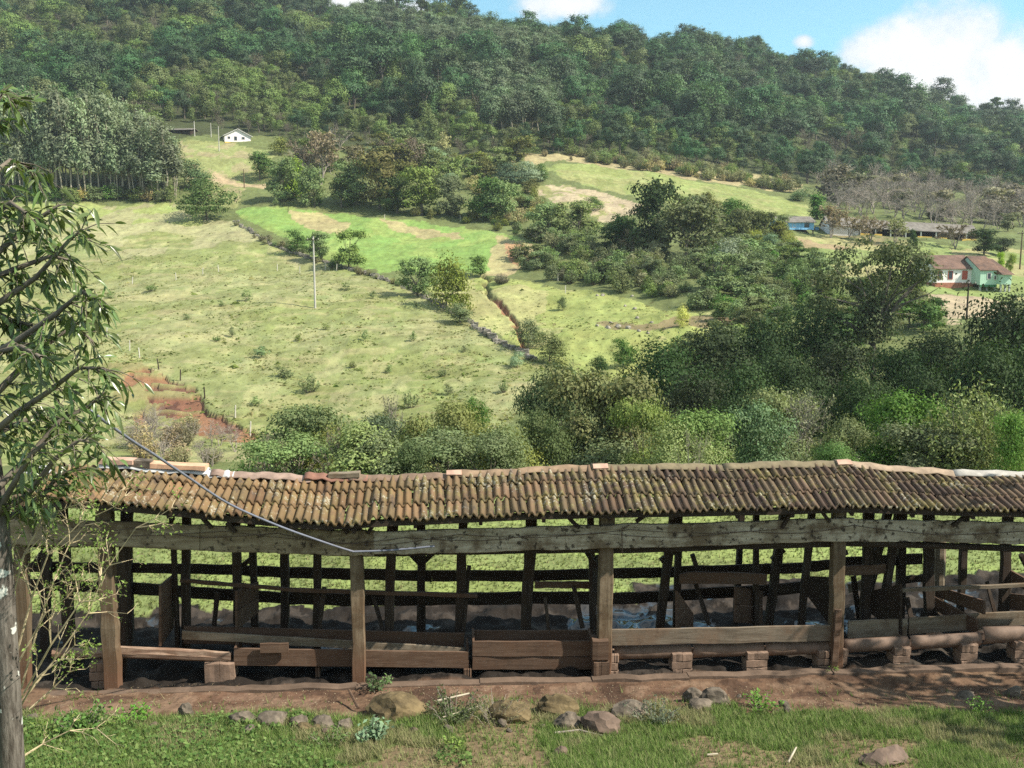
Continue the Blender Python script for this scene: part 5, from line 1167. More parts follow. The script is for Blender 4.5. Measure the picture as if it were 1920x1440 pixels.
# loose rails and boards of the stalls
pxplank('stall_rail', 338, 1088, 560, 1106, .8, 7, .05, M_TROUGH); pxplank('stall_rail', 560, 1106, 895, 1117, .8, 7, .05, M_TROUGH)
pxplank('stall_rail', 1003, 1096, 1110, 1097, .9, 13, .04, M_TROUGH); pxplank('stall_rail', 1274, 1083, 1437, 1085, .7, 22, .05, M_TROUGH, chip=.05)
pxplank('stall_rail', 1585, 1070, 1660, 1066, .9, 19, .05, M_TROUGH); pxplank('stall_rail', 1690, 1106, 1950, 1096, .5, 7, .05, M_PALEPLANK)
pxplank('stall_rail', 1590, 1103, 1618, 1096, 2.1, 18, .05, M_PALEPLANK)
def panel(u0, v0top, v0bot, t0, u1, v1top, v1bot, t1, n=1, mat=M_TROUGH, gap=.0, name='stall_board'):
    """boards of a stall partition running from the trough back into the shed"""
    for k in range(n):
        a0 = v0top + (v0bot - v0top) * k / n; a1 = v0top + (v0bot - v0top) * (k + 1 - gap) / n; b0 = v1top + (v1bot - v1top) * k / n; b1 = v1top + (v1bot - v1top) * (k + 1 - gap) / n
        p0, p1, q0, q1 = S(u0, a0, t0), S(u0, a1, t0), S(u1, b0, t1), S(u1, b1, t1); d = EX * .018
        mb = MB(); mb.hexa([p1 - d, q1 - d, q1 + d, p1 + d, p0 - d, q0 - d, q0 + d, p0 + d]); mb.build(name, mat, shed)
panel(300, 1098, 1214, .25, 324, 1078, 1178, 1.0, 2, M_TROUGH, .04); panel(443, 1108, 1182, .55, 483, 1090, 1150, 1.2, 2, M_TROUGH, .05)
panel(1268, 1108, 1176, .75, 1298, 1150, 1176, 1.0, 1); panel(1378, 1100, 1168, .8, 1428, 1108, 1172, 1.2, 2, M_TROUGH, .03)
panel(1516, 1080, 1118, .9, 1556, 1082, 1170, .55, 1, M_DARKWOOD); panel(1634, 1108, 1150, .95, 1690, 1095, 1190, .45, 1, M_DARKWOOD)
panel(1742, 1112, 1136, 1.2, 1832, 1162, 1190, .3, 1, M_TROUGH); panel(1756, 1098, 1118, 1.2, 1846, 1126, 1152, .4, 1, M_TROUGH); panel(1738, 1130, 1150, 1.1, 1772, 1166, 1168, .7, 1, M_DARKWOOD)
panel(1890, 1112, 1142, .9, 1960, 1120, 1152, .4, 1, M_TROUGH); panel(1890, 1066, 1090, .9, 1960, 1104, 1124, .4, 1, M_TROUGH)
panel(1120, 1040, 1110, .8, 1108, 1060, 1110, .6, 1, M_DARKWOOD)
# rails along the back
def rail(pts, t, hpx, name='back_rail'):
    mb = MB(); P = [S(u, v, t) for u, v in pts]
    for k, (p, q) in enumerate(zip(P, P[1:])): mb.plank(p, q, UP, hpx * mpp(p), .04, 6, .008, tint=.4)
    mb.build(name, M_DARKWOOD, shed)
rail([(-40, 1062), (90, 1063), (250, 1065), (433, 1068), (529, 1073)], 1.52, 20); rail([(531, 1073), (640, 1076), (810, 1080), (977, 1080), (1133, 1076)], 1.52, 21); rail([(1135, 1075), (1238, 1073), (1434, 1067), (1508, 1064), (1583, 1055), (1729, 1047)], 1.52, 20)
rail([(-40, 1097), (90, 1097), (242, 1102), (362, 1111), (529, 1121)], 1.52, 22); rail([(531, 1121), (640, 1124), (810, 1123), (977, 1121), (1133, 1121)], 1.52, 24); rail([(1135, 1123), (1230, 1119), (1313, 1113), (1434, 1107), (1506, 1101)], 1.52, 22)
rail([(1680, 1090), (1740, 1082)], 1.5, 14)
# wires sagging along the fascia
def wire(name, pts, t, r, mat=M_WIRE, parent=shed):
    P = [S(u, v, t) for u, v in pts]; Q = []
    for p, q in zip(P, P[1:]):
        for k in range(4): Q.append(p.lerp(q, k / 4) + Vector((0, 0, -.012 * math.sin(math.pi * k / 4))))
    mb = MB(); mb.tube(Q + [P[-1]], r, 4); return mb.build(name, mat, parent)
wire('wire', [(150, 1000), (250, 990), (380, 1008), (520, 1000), (640, 1020), (760, 1008), (900, 1014), (1000, 1003), (1130, 1000), (1260, 1008), (1400, 996), (1500, 1000), (1600, 985), (1760, 1003), (1920, 996)], -.165, .005)
wire('wire', [(240, 1005), (420, 996), (600, 1014), (720, 1022), (860, 1002), (1010, 1008), (1180, 993), (1330, 1000), (1480, 990)], -.168, .004)
wire('wire', [(1180, 984), (1166, 990), (1167, 1038)], -.19, .008)
# ridge covers: bent sheets and boards laid over the top
def cap(u0, v0, u1, v1, col, name='ridge_cap', wpx=11, amp=.010, flat=False, over=.15):
    m = plain('ridge_' + name, col, .8, 6, .3, .3); p, q = S(u0, v0, TR), S(u1, v1, TR); n = 14; V = []; F = []
    s0, s1 = s_of(p), s_of(q)
    for k in range(n + 1):
        f = k / n; s = s0 + (s1 - s0) * f; z = p.z + (q.z - p.z) * f + .01 * math.sin(f * 9 + u0); e = random.uniform(-.012, .012)
        wv = .17 * wpx / 15
        prof = [(-wv, -wv * .46 + e), (-wv * .45, -wv * .16), (-.02, .0), (.02, .0), (wv * .45, -wv * .16), (wv, -wv * .46 - e)]
        for (dt, dz) in prof: V.append(W(s, TR + dt, z + dz + amp * math.sin(k * 1.9)))
        for (dt, dz) in prof: V.append(W(s, TR + dt, z + dz - .018 + amp * math.sin(k * 1.9)))
    for k in range(n):
        b = k * 12
        for j in range(5):
            F += [(b + j, b + j + 1, b + 12 + j + 1, b + 12 + j), (b + 6 + j, b + 18 + j, b + 18 + j + 1, b + 6 + j + 1)]
        F += [(b, b + 12, b + 18, b + 6), (b + 5, b + 11, b + 23, b + 17)]
    for b in (0, n * 12):
        for j in range(5): F.append((b + j, b + 6 + j, b + 7 + j, b + 1 + j) if b == 0 else (b + j, b + 1 + j, b + 7 + j, b + 6 + j))
    return link(name, np_mesh(name, np.array([tuple(x) for x in V]), np.array(F), [m], True), shed)
GREYW, CLAYP, BRN, RED, MOSSY = (.42, .42, .42), (.3, .2, .14), (.17, .115, .08), (.20, .10, .07), (.155, .125, .075)
for (a, b_, c, l) in [((30, 874), (200, 878), GREYW, 'dented pale metal ridge sheet'), ((188, 866), (392, 880), GREYW, None), ((385, 881), (440, 885), GREYW, None), ((398, 880), (585, 892), (.27, .19, .15), 'dull pink ridge sheet'), ((572, 888), (690, 893), RED, 'red ridge sheet'), ((655, 892), (862, 888), BRN, None),
                      ((850, 886), (1125, 871), (.22, .15, .095), None), ((1108, 871), (1372, 871), MOSSY, None), ((1355, 871), (1590, 863), MOSSY, None), ((1565, 864), (1800, 884), (.27, .20, .14), None), ((1785, 884), (2080, 884), (.32, .30, .27), 'grey ridge sheet')]:
    o = cap(a[0], a[1] - 1 + random.uniform(-2, 2), b_[0], b_[1] - 1, c)
    if l: o['label'] = l
pale = plain('pale_clay', (.42, .27, .20), .85, 6, .2, .2)
for (u, v) in [(1125, 869), (1580, 862), (852, 881)]:
    p = S(u, v + 3, TR); mb = MB(); mb.plank(p - EX * .11 + Vector((0, -.08, .0)), p + EX * .11 + Vector((0, -.08, .0)), Vector((0, .8, .45)),   .10, .025, 2, .006); o = mb.build('joint_tile', pale, shed)
def lying(name, u, v, wpx, hpx, dpt, mat, label, cat, tilt=0.0):
    p = S(u, v, TR - .03); m = mpp(p); mb = MB(); a = Vector((math.cos(tilt), 0, math.sin(tilt)))
    mb.plank(p - a * wpx * m / 2, p + a * wpx * m / 2, UP, hpx * m, dpt, 5, .005); return props(mb.build(name, mat), label, cat)
lying('loose_clay_slab', 220, 864, 66, 9, .2, pale, 'leftmost pale clay slab lying on the metal ridge sheets', 'slab', -.03)
lying('loose_clay_slab', 332, 873, 112, 9, .2, plain('orange_clay', (.52, .31, .20), .85, 6, .25, .2), 'long orange clay slab lying on the ridge right of the dark block', 'slab', -.05)
lying('block', 264, 868, 40, 14, .16, M_STONE, 'dark stone block weighing down the metal ridge sheets', 'block', -.03)
lying('timber_block', 646, 890, 58, 9, .14, M_PALEPLANK, 'short weathered timber lying on the red ridge sheet', 'timber', .04)

# troughs and what they stand on
def trough(name, label, fronts, back, ends, mat=M_TROUGH):
    root = props(empty(name, tuple(S(*fronts[0][:2], fronts[0][4]))), label, 'feed trough'); off = -root.location
    def ch(nm, o): o.parent = root; o.location = off; o.name = nm
    for f in fronts: ch('front_board', pxplank('front_board', *f[:4], f[4], f[5], .035, f[6] if len(f) > 6 else mat, None, 8, .005))
    if back: ch('back_board', pxplank('back_board', *back[:4], back[4], back[5], .035, mat, None, 8, .005))
    (u0, v0, u1, v1, t, h) = fronts[-1][:6]; a, b = S(u0, v0 + h / 2, t), S(u1, v1 + h / 2, t); mb = MB()
    mb.hexa([a + Vector((0, .02, .01)), b + Vector((0, .02, .01)), b + EN * .42 + UP * .01, a + EN * .42 + UP * .01, a + Vector((0, .02, .04)), b + Vector((0, .02, .04)), b + EN * .42 + UP * .04, a + EN * .42 + UP * .04]); ch('bottom_board', mb.build('bottom_board', mat))
    for e in ends:
        p, q = S(e[0], e[1], fronts[0][4] + .03), S(e[0], e[2], fronts[0][4] + .03); mb = MB(); d = EX * .015
        mb.hexa([q - d, q + d, q + d + EN * .40, q - d + EN * .40, p - d, p + d, p + d + EN * .40 + UP * .05, p - d + EN * .40 + UP * .05]); ch('end_board', mb.build('end_board', mat))
trough('wooden_trough', 'long low feed trough with brown front board behind the second front post', [(439, 1231, 879, 1237, .14, 33)], (345, 1190, 870, 1203, .60, 34), [(441, 1214, 1246), (877, 1222, 1252)])
trough('wooden_trough', 'short feed trough of two boards ending at the middle post', [(886, 1216, 1113, 1216, .12, 30, M_PALEPLANK if False else M_TROUGH), (886, 1243, 1113, 1243, .125, 25)], (886, 1193, 1111, 1193, .58, 24), [(888, 1203, 1254), (1111, 1203, 1254)])
props(pxplank('loose_plank', 342, 1190, 872, 1222, .32, 16, .03, M_PALEPLANK, None, 10, .006), 'long pale plank slanting inside the brown front trough', 'plank')
props(pxplank('loose_board', 488, 1215, 541, 1214, .06, 19, .03, M_TROUGH, None, 3, .004), 'small board hung over the rim of the brown front trough', 'board')
mb = MB(); mb.tube([S(100, 1224, .22), S(225, 1222, .22), S(330, 1226, .22), S(434, 1232, .22)], [.07, .085, .085, .075], 9); mb.plank(S(226, 1219, .16), S(433, 1229, .16), UP, .10, .05, 8, .012)
props(mb.build('trough_log', wood('split_log', (.17, .10, .07), (.42, .31, .23), (.2, .12, .08), 'X', .2)), 'split log lying across the foot of the leftmost bay', 'log')
props(pxplank('trough_board', 1122, 1195, 1562, 1187, -.02, 31, .035, wood('grey_trough_board', (.14, .11, .08), (.31, .26, .20), (.16, .11, .075), 'X', .2), None, 12, .006), 'pale grey board along the pipe trough between the middle and right posts', 'board')
props(pxplank('trough_board', 1590, 1180, 1700, 1176, .50, 34, .035, M_PALEPLANK, None, 5, .006), 'pale back board behind the exposed pipe trough right of the post', 'board'); props(pxplank('trough_board', 1704, 1174, 1950, 1158, .50, 32, .035, M_PALEPLANK, None, 6, .006), 'pale back board behind the right end of the pipe trough', 'board')
def pipe(u0, v0, u1, v1, rpx, label, t=.12):
    p, q = S(u0, v0, t), S(u1, v1, t); r = rpx * mpp(p); d = (q - p); V = []; F = []; n = 20; segs = 6
    for k in range(segs + 1):
        c = p + d * k / segs; rr = r * (1.06 if k == 0 else 1.0)
        for q_ in (rr, rr * .84):
            for j in range(n + 1):
                g = math.pi * (.58 + 1.40 * j / n)
                V.append(c + EN * (math.cos(g) * q_) + UP * (math.sin(g) * q_ + r))
    m = n + 1
    for k in range(segs):
        b = k * 2 * m; c = b + 2 * m
        for j in range(n): F += [(b + j, c + j, c + j + 1, b + j + 1), (b + m + j, b + m + j + 1, c + m + j + 1, c + m + j)]
        F += [(b, b + m, c + m, c), (b + n, c + n, c + m + n, b + m + n)]
    for b in (0, segs * 2 * m):
        for j in range(n): F.append((b + j, b + j + 1, b + m + j + 1, b + m + j))
    props(link('pipe_trough', np_mesh('pipe_trough', np.array([tuple(x) for x in V]), np.array(F), [M_CLAY], True)), label, 'pipe trough', 'half pipe feed troughs')
for a in [(1150, 1235, 1293, 1232, 14, 'half clay pipe trough next to the middle post under the grey board'), (1297, 1232, 1428, 1228, 14, 'half clay pipe trough in the middle of the grey board'), (1432, 1228, 1556, 1225, 14, 'half clay pipe trough just left of the right post'), (1578, 1223, 1698, 1217, 14, 'exposed half clay pipe trough just right of the right post'), (1702, 1217, 1833, 1210, 14, 'exposed half clay pipe trough between two brick piers'), (1837, 1206, 2040, 1196, 17, 'exposed half clay pipe trough running out of frame')]: pipe(*a)
def pier(u, vt, vb, wpx, label, t=-.06, mat=None, rows=3):
    p = S(u, vb, t); m = mpp(p); top = S(u, vt, t).z; w_ = wpx * m; z0 = -.05; mb = MB(); hh = (top - z0) / rows
    for r in range(rows):
        o = .012 * (-1) ** r; j = random.uniform(-.008, .008)
        if r % 2: mb.plank(W(s_of(p) - w_ / 2 + o, t + .12, z0 + hh * (r + .5)), W(s_of(p) + w_ / 2 + o, t + .12, z0 + hh * (r + .5)), UP, hh - .008, .24, 3, .006)
        else:
            for q in (-1, 1): mb.plank(W(s_of(p) + q * w_ / 4 - w_ / 4 + .003 + j, t + .12, z0 + hh * (r + .5)), W(s_of(p) + q * w_ / 4 + w_ / 4 - .003 + j, t + .12, z0 + hh * (r + .5)), UP, hh - .008, .24, 3, .006)
    mb.box_ = None; o = mb.build('brick_pier', mat or M_PIER); props(o, label, 'brick pier', 'brick piers under the troughs')
M_PIER = plain('muddy_brick', (.20, .135, .098), .92, 6, .35, .5)
for a in [(1280, 1226, 1264, 38, 'squat brick pier first right of the middle post'), (1420, 1224, 1262, 40, 'squat brick pier second right of the middle post'), (1545, 1221, 1258, 22, 'brick pier tucked against the left of the right post'), (1580, 1219, 1255, 18, 'thin brick pier tucked against the right of the right post'), (1691, 1215, 1250, 32, 'rough brick pier first right of the right post'), (1818, 1209, 1246, 32, 'rough brick pier second right of the right post'), (1920, 1204, 1242, 34, 'brick pier at the right edge of the shed'), (1152, 1228, 1270, 16, 'narrow brick pier beside the plinth of the middle post')]: pier(*a)
pier(1127, 1200, 1277, 30, 'tall plastered plinth at the foot of the middle post', -.16, M_TROUGH, 2)
pier(184, 1243, 1281, 27, 'brick stack at the foot of the leftmost visible post', .05); pier(411, 1243, 1274, 56, 'single red block under the end of the split log', .10, M_PIER, 1); pier(596, 1250, 1272, 9, 'little stake under the brown front trough', .16, M_TROUGH, 1); pier(876, 1254, 1275, 15, 'little stub between the two wooden troughs', .10, M_TROUGH, 1)
# low earth and concrete kerb the posts stand behind
mb = MB(); M_CURB = plain('muddy_kerb', (.12, .083, .06), .95, 3, .35, .5)
K = [(-60, 1296), (150, 1292), (300, 1286), (470, 1282), (668, 1280), (900, 1279), (1110, 1277), (1290, 1268), (1560, 1258), (1700, 1253), (1920, 1247), (2080, 1243)]
P = [S(u, v, -.20) for u, v in K]
for p, q in zip(P, P[1:]): mb.plank(Vector((p.x, p.y, .0)), Vector((q.x, q.y, .0)), UP, .09, .16, 6, .016, tint=.5)
props(mb.build('kerb', M_CURB), kind='structure')

# odd boards leaning about the stalls
for (u0, v0, u1, v1, t, w_) in [(1075, 1096, 1092, 1178, .75, .07), (608, 1100, 598, 1186, .8, .07), (880, 1060, 868, 1190, .8, .06), (1022, 1120, 1030, 1195, .6, .05), (700, 1120, 722, 1196, .8, .06), (1300, 1082, 1330, 1172, 1.1, .07), (1600, 1080, 1612, 1172, 1.2, .08), (1700, 1120, 1712, 1176, .8, .07), (408, 1110, 400, 1190, .9, .07), (1850, 1090, 1868, 1160, 1.0, .06)]:
    mb = MB(); mb.plank(S(u1, v1, t), S(u0, v0, t + .15), EX, w_, .03, 4, .005); mb.build('leaning_board', M_DARKPOST, shed)
# ------------------------------------------------------------------ stones, weeds and wood before the shed
M_STONE2 = plain('mossy_stone', (.105, .078, .04), .95, 5, .7, .9); M_STONE3 = plain('reddish_stone', (.12, .085, .065), .95, 4, .45, .7)
for k, (u, v, wp, hp, mt, lab) in enumerate([(347, 1344, 30, 34, M_STONE, 'upright pale stone standing at the edge of the dirt'), (450, 1358, 56, 30, M_STONE, 'flat brown stone left of the square grey one'), (512, 1360, 62, 36, M_STONE, 'square grey stone, largest of the left row'), (560, 1362, 36, 28, M_STONE, 'small pale stone right of the square grey one'), (571, 1370, 30, 18, M_STONE2, 'small orange stone in the row of stones'),
                                         (608, 1365, 52, 24, M_STONE, 'low grey slab stone in the row'), (646, 1366, 38, 24, M_STONE, 'dark stone left of the big mossy one'), (742, 1350, 120, 54, M_STONE2, 'big mossy orange boulder in front of the second post'), (955, 1352, 84, 40, M_STONE2, 'mossy boulder half hidden by dry weeds'), (1048, 1342, 74, 46, M_STONE2, 'knobbly pale boulder before the middle post'),
                                         (1064, 1368, 62, 38, M_STONE, 'wedge shaped grey stone under the knobbly boulder'), (1128, 1376, 78, 50, M_STONE3, 'smooth reddish brown boulder'), (1186, 1346, 76, 34, M_STONE, 'grey stone covered by grey weeds'), (1300, 1318, 38, 36, M_STONE, 'small dark stone at the left of the pair by the piers'), (1346, 1322, 60, 36, M_STONE, 'pale boulder of the pair by the piers'),
                                         (1316, 1330, 60, 22, M_STONE, 'flat stone under the pair by the piers'), (1662, 1434, 96, 34, M_STONE3, 'flat half buried stone in the grass near the frame bottom'), (1050, 1416, 30, 18, M_STONE3, 'reddish clod lying in the grass'), (1386, 1308, 10, 8, M_STONE, 'pebble right of the pair of boulders'), (1902, 1306, 36, 24, M_STONE, 'grey stone on the dirt at the right edge'), (1812, 1310, 40, 14, M_STONE, 'low flat stone on the turf ledge at the right'), (265, 1342, 24, 14, M_STONE2, 'small orange stone at the left end of the dirt')]):
    p = place(u, v); m = mpp(p); o = link('stone', rock_mesh('stone', (wp * m * .52, wp * m * .36, hp * m * .60), 200 + k, mt, n=3, rough=.75)); o.location = p + Vector((0, wp * m * .15, hp * m * .17)); o.rotation_euler = (random.uniform(-.15, .15), random.uniform(-.2, .2), random.uniform(-.4, .4)); props(o, lab, 'stone', 'stones before the shed')
for k in range(30):
    u = random.choice([random.uniform(60, 700), random.uniform(380, 1250), random.uniform(760, 1500)]); v = np.interp(u, [60, 600, 1000, 1300, 1500], [1352, 1368, 1366, 1336, 1330]) + random.uniform(-9, 9); p = place(u, v); m = mpp(p); wp = random.uniform(12, 30)
    o = link('small_stone', rock_mesh('small_stone', (wp * m * .5, wp * m * .4, wp * m * .34), 400 + k, random.choice([M_STONE, M_STONE, M_STONE2, M_STONE3]), n=2, rough=.8)); o.location = p + Vector((0, 0, wp * m * .14)); o.rotation_euler = (random.uniform(-.3, .3), random.uniform(-.3, .3), random.uniform(0, 3)); props(o, 'small rough stone half sunk along the edge of the dirt', 'stone', 'small stones along the dirt edge')
def weed(u, v, hpx, wpx, col, label, n=260, leaf=.05, kind='leafy', name='weed_plant'):
    p = place(u, v); m = mpp(p); h, w_ = hpx * m, wpx * m; root = props(empty(name, p), label, 'weed'); rng = RNG
    ns = max(6, n // 16); mb = MB(); P = []
    for k in range(ns):
        a = rng.uniform(0, 6.28); r = w_ * .5 * rng.random() ** .5; b = Vector((math.cos(a) * r * .4, math.sin(a) * r * .4, 0)); t = Vector((math.cos(a) * r, math.sin(a) * r, h * rng.uniform(.5, 1)))
        mid = b.lerp(t, .5) + Vector((0, 0, h * .12)); mb.tube([b + Vector((0, 0, -.02)), mid, t], [.004, .003, .002], 4, cap=False)
        for q in rng.uniform(.15, 1, n // ns): P.append(tuple((b.lerp(mid, q * 2) if q < .5 else mid.lerp(t, q * 2 - 1)) + Vector(rng.normal(size=3)) * leaf * .5))
    P = np.array(P); N = rng.normal(size=P.shape) * .6 + np.array([0, -.2, .8]); V, F, t = cards(P, N, leaf * rng.uniform(.5, 1.3, len(P)), .45 if kind == 'leafy' else .15)
    c = link('leaves', np_mesh('leaves', V, F, [M_LEAF], False, {'tint': t}), root); c.color = col + (1,); mb.build('stem', M_TWIG, root)
for a in [(705, 1296, 26, 50, (.08, .14, .05), 'small plant with round leaves at the foot of the second post', 120, .07), (725, 1284, 14, 26, (.16, .24, .10), 'pale leaf rosette by the second post', 60, .06), (700, 1392, 44, 70, (.17, .25, .15), 'pale silvery thistle like weed in front of the big mossy boulder', 300, .08), (850, 1352, 50, 130, (.09, .12, .05), 'dark tangled weed beside the big mossy boulder', 600, .05),
          (930, 1356, 46, 120, (.15, .14, .08), 'dry tangled weed over the half hidden boulder', 500, .05, 'dry'), (1225, 1352, 36, 110, (.14, .17, .11), 'grey green weed cover around the grey stone', 500, .04), (850, 1405, 24, 40, (.22, .36, .06), 'bright lime green weed in the grass', 160, .05), (1560, 1262, 14, 24, (.14, .22, .05), 'tiny green plant at the foot of the right post', 60, .04), (1430, 1330, 26, 90, (.12, .20, .05), 'leafy green weed right of the boulder pair', 300, .05),
          (620, 1400, 30, 80, (.11, .19, .05), 'leafy weed below the row of stones', 300, .05), (250, 1350, 26, 90, (.12, .22, .05), 'bright leafy weed beside the left tree', 300, .05), (150, 1372, 40, 110, (.11, .21, .05), 'tall leafy weed next to the lichen covered trunk', 400, .07), (1840, 1342, 30, 60, (.13, .20, .06), 'tuft of green weed on the bare soil at the right', 240, .04)]: weed(*a)
def stick(name, pts, r, mat, label, cat='stick'):
    mb = MB(); P = [place(u, v) + Vector((0, 0, dz)) for u, v, dz in pts]; mb.tube(P, [r, r * .9] + [r * .6] * (len(P) - 2), 6); props(mb.build(name, mat), label, cat)
stick('stick', [(820, 1345, .22), (880, 1322, .16), (900, 1335, .08), (830, 1352, .05)], .014, M_PALEBARK, 'curled pale root among the dark tangled weed')
stick('stick', [(1040, 1380, .04), (1085, 1376, .05), (1130, 1384, .03)], .014, M_TWIG, 'thin stick lying by the reddish boulder'); stick('stick', [(1478, 1436, .04), (1492, 1420, .12)], .012, M_PALEBARK, 'short pale stick poking out of the grass'); stick('stick', [(1326, 1420, .03), (1346, 1418, .03)], .012, M_PALEBARK, 'pale wood chip lying in the grass')
stick('stick', [(672, 1335, .05), (655, 1318, .18)], .02, M_TROUGH, 'broken reddish stake leaning by the big mossy boulder')

# grey hose strung from the tree to the fascia
def hose():
    px = [(170, 770, 8.6), (203, 795, 9.0), (250, 828, 9.6), (290, 853, 10.1), (350, 893, 10.8), (430, 945, 11.6), (520, 985, 12.3), (600, 1014, 12.8), (655, 1032, 13.1), (672, 1034, 13.15), (740, 1031, 13.2), (815, 1024, 13.25)]
    P = [at(u, v, Y) for u, v, Y in px]; Q = []
    for i in range(len(P) - 1):
        a, b, c, d = P[max(i - 1, 0)], P[i], P[i + 1], P[min(i + 2, len(P) - 1)]
        for k in range(5):
            t = k / 5; Q.append(.5 * ((2 * b) + (c - a) * t + (2 * a - 5 * b + 4 * c - d) * t * t + (3 * b - a - 3 * c + d) * t ** 3))
    mb = MB(); mb.tube(Q + [P[-1]], .0145, 8); props(mb.build('hose', plain('grey_hose', (.15, .16, .20), .45, 10, .15, 0, .4), None, True), 'grey plastic hose hanging across the roof to the fascia board', 'hose')
hose()

# ------------------------------------------------------------------ tree at the left edge of the picture
def lichen_bark():
    m, nt, b = material('lichen_bark', .92, .15); tc = nt.add('ShaderNodeTexCoord'); mp = nt.add('ShaderNodeMapping'); mp.inputs['Scale'].default_value = (14, 14, 2.2); nt.l.new(tc.outputs['Object'], mp.inputs[0])
    g = nt.noise(2.5, 6, .7, mp.outputs[0]); l = nt.noise(7, 4, .55, tc.outputs['Object'])
    c = nt.mix(nt.step(g, .3, .7), (.045, .037, .03, 1), (.17, .15, .13, 1)); c = nt.mix(nt.math('MULTIPLY', nt.step(l, .635, .67), .85), c, (.56, .57, .52, 1)); nt.l.new(c, b.inputs['Base Color'])
    bp = nt.add('ShaderNodeBump'); bp.inputs['Strength'].default_value = .9; bp.inputs['Distance'].default_value = .015; nt.l.new(g, bp.inputs['Height']); nt.l.new(bp.outputs[0], b.inputs['Normal']); return m
M_LICHEN = lichen_bark()
def left_tree():
    rng = np.random.default_rng(3); root = props(empty('leafy_tree', at(20, 1560, 6.6)), 'near tree with lichen spotted trunk and long drooping glossy leaves', 'tree'); off = -root.location
    def ch(o): o.parent = root; o.location = off; return o
    tr = MB(); g = at(26, 1560, 6.6); zg = float(height(g.x, g.y))
    tp = [Vector((g.x, g.y, zg - .2)), at(22, 1440, 6.6), at(16, 1300, 6.6), at(7, 1130, 6.6), at(-3, 980, 6.6), at(-22, 820, 6.6), at(-50, 600, 6.6), at(-80, 380, 6.6), at(-95, 150, 6.5)]
    tr.tube(tp, [.098, .088, .082, .076, .070, .062, .05, .04, .025], 14); ch(tr.build('trunk', M_LICHEN, None, True))
    br = MB(); ends = []
    lims = [[(-22, 820), (30, 775), (90, 735), (148, 690), (187, 690)], [(-5, 960), (50, 930), (104, 860), (148, 825), (174, 830)], [(-50, 600), (10, 560), (68, 520), (130, 450), (152, 432)], [(-65, 500), (0, 470), (50, 425), (90, 398), (111, 384)], [(-80, 380), (-30, 340), (20, 300), (60, 315)], [(-90, 250), (-40, 230), (-5, 190), (12, 170)], [(-40, 680), (30, 640), (104, 590), (156, 545), (178, 560)],
            [(-30, 760), (40, 690), (95, 640), (139, 610), (174, 640)], [(-10, 920), (60, 850), (112, 790), (170, 760), (196, 735)], [(-3, 980), (40, 960), (77, 930), (112, 890), (139, 880)], [(-60, 540), (-10, 520), (40, 500), (95, 480), (139, 490)], [(-22, 820), (20, 800), (68, 780), (112, 760), (139, 770)], [(-70, 460), (-20, 410), (20, 380), (50, 400)], [(-5, 960), (30, 900), (60, 850), (86, 830)], [(-40, 680), (0, 660), (40, 650), (77, 670)], [(-60, 540), (-20, 580), (20, 600), (60, 610)]]
    for k, L in enumerate(lims):
        dy = rng.uniform(-1.0, .6); P = [at(u, v, 6.6 + dy * i / len(L) + rng.uniform(-.08, .08)) for i, (u, v) in enumerate(L)]; br.tube(P, [.026 - .0045 * i for i in range(len(P))], 6, cap=False)
        for i in range(1, len(P)):
            for q in np.linspace(0, 1, 5): ends.append((P[i - 1].lerp(P[i], q), (P[i] - P[i - 1]).normalized(), i))
    V = []; F = []; T = []
    def leaf(p, d, L, w_):
        d = d.normalized(); sd = d.cross(Vector(rng.normal(size=3))).normalized(); nn = sd.cross(d); bend = rng.uniform(.2, .7); prev = None; b = len(V); tn = rng.random()
        for q, wq in ((0, .12), (.25, .85), (.55, 1.0), (.8, .6), (1, .04)):
            dd = (d * q + Vector((0, 0, -1)) * bend * q * q * .8); c = p + dd * L; s = sd * (w_ * wq * .5); V.extend([tuple(c - s + nn * w_ * .16 * wq), tuple(c), tuple(c + s + nn * w_ * .16 * wq)])
        for k in range(4):
            a = b + k * 3; F.extend([(a, a + 1, a + 4, a + 3), (a + 1, a + 2, a + 5, a + 4)]); T.extend([tn, tn])
    tw = br
    for (p, d, i) in ends:
        for _ in range(2 if i < 2 else 3):
            if rng.random() < .52: continue
            t = (d * .5 + Vector(rng.normal(size=3)) * .55 + Vector((.25, 0, -.05))).normalized(); L = rng.uniform(.10, .26); e = p + t * L + Vector((0, 0, -.05)); tw.tube([p, p.lerp(e, .5) + Vector((0, 0, .02)), e], [.004, .003, .002], 4, cap=False)
            for q in np.linspace(.2, 1, rng.integers(4, 8)):
                c = p.lerp(e, q); out = (t * .55 + Vector(rng.normal(size=3)) * .5 + Vector((0, 0, -.28))); leaf(c, out, rng.uniform(.065, .125), rng.uniform(.020, .034))
    ch(br.build('limb', M_BARK, None, True))
    lm = leaf_mat('glossy_leaves', (.105, .128, .050), .5, .32, .28, .5, .05); ch(link('leaves', np_mesh('leaves', np.array(V), np.array(F), [lm], True, {'tint': T})))
left_tree()
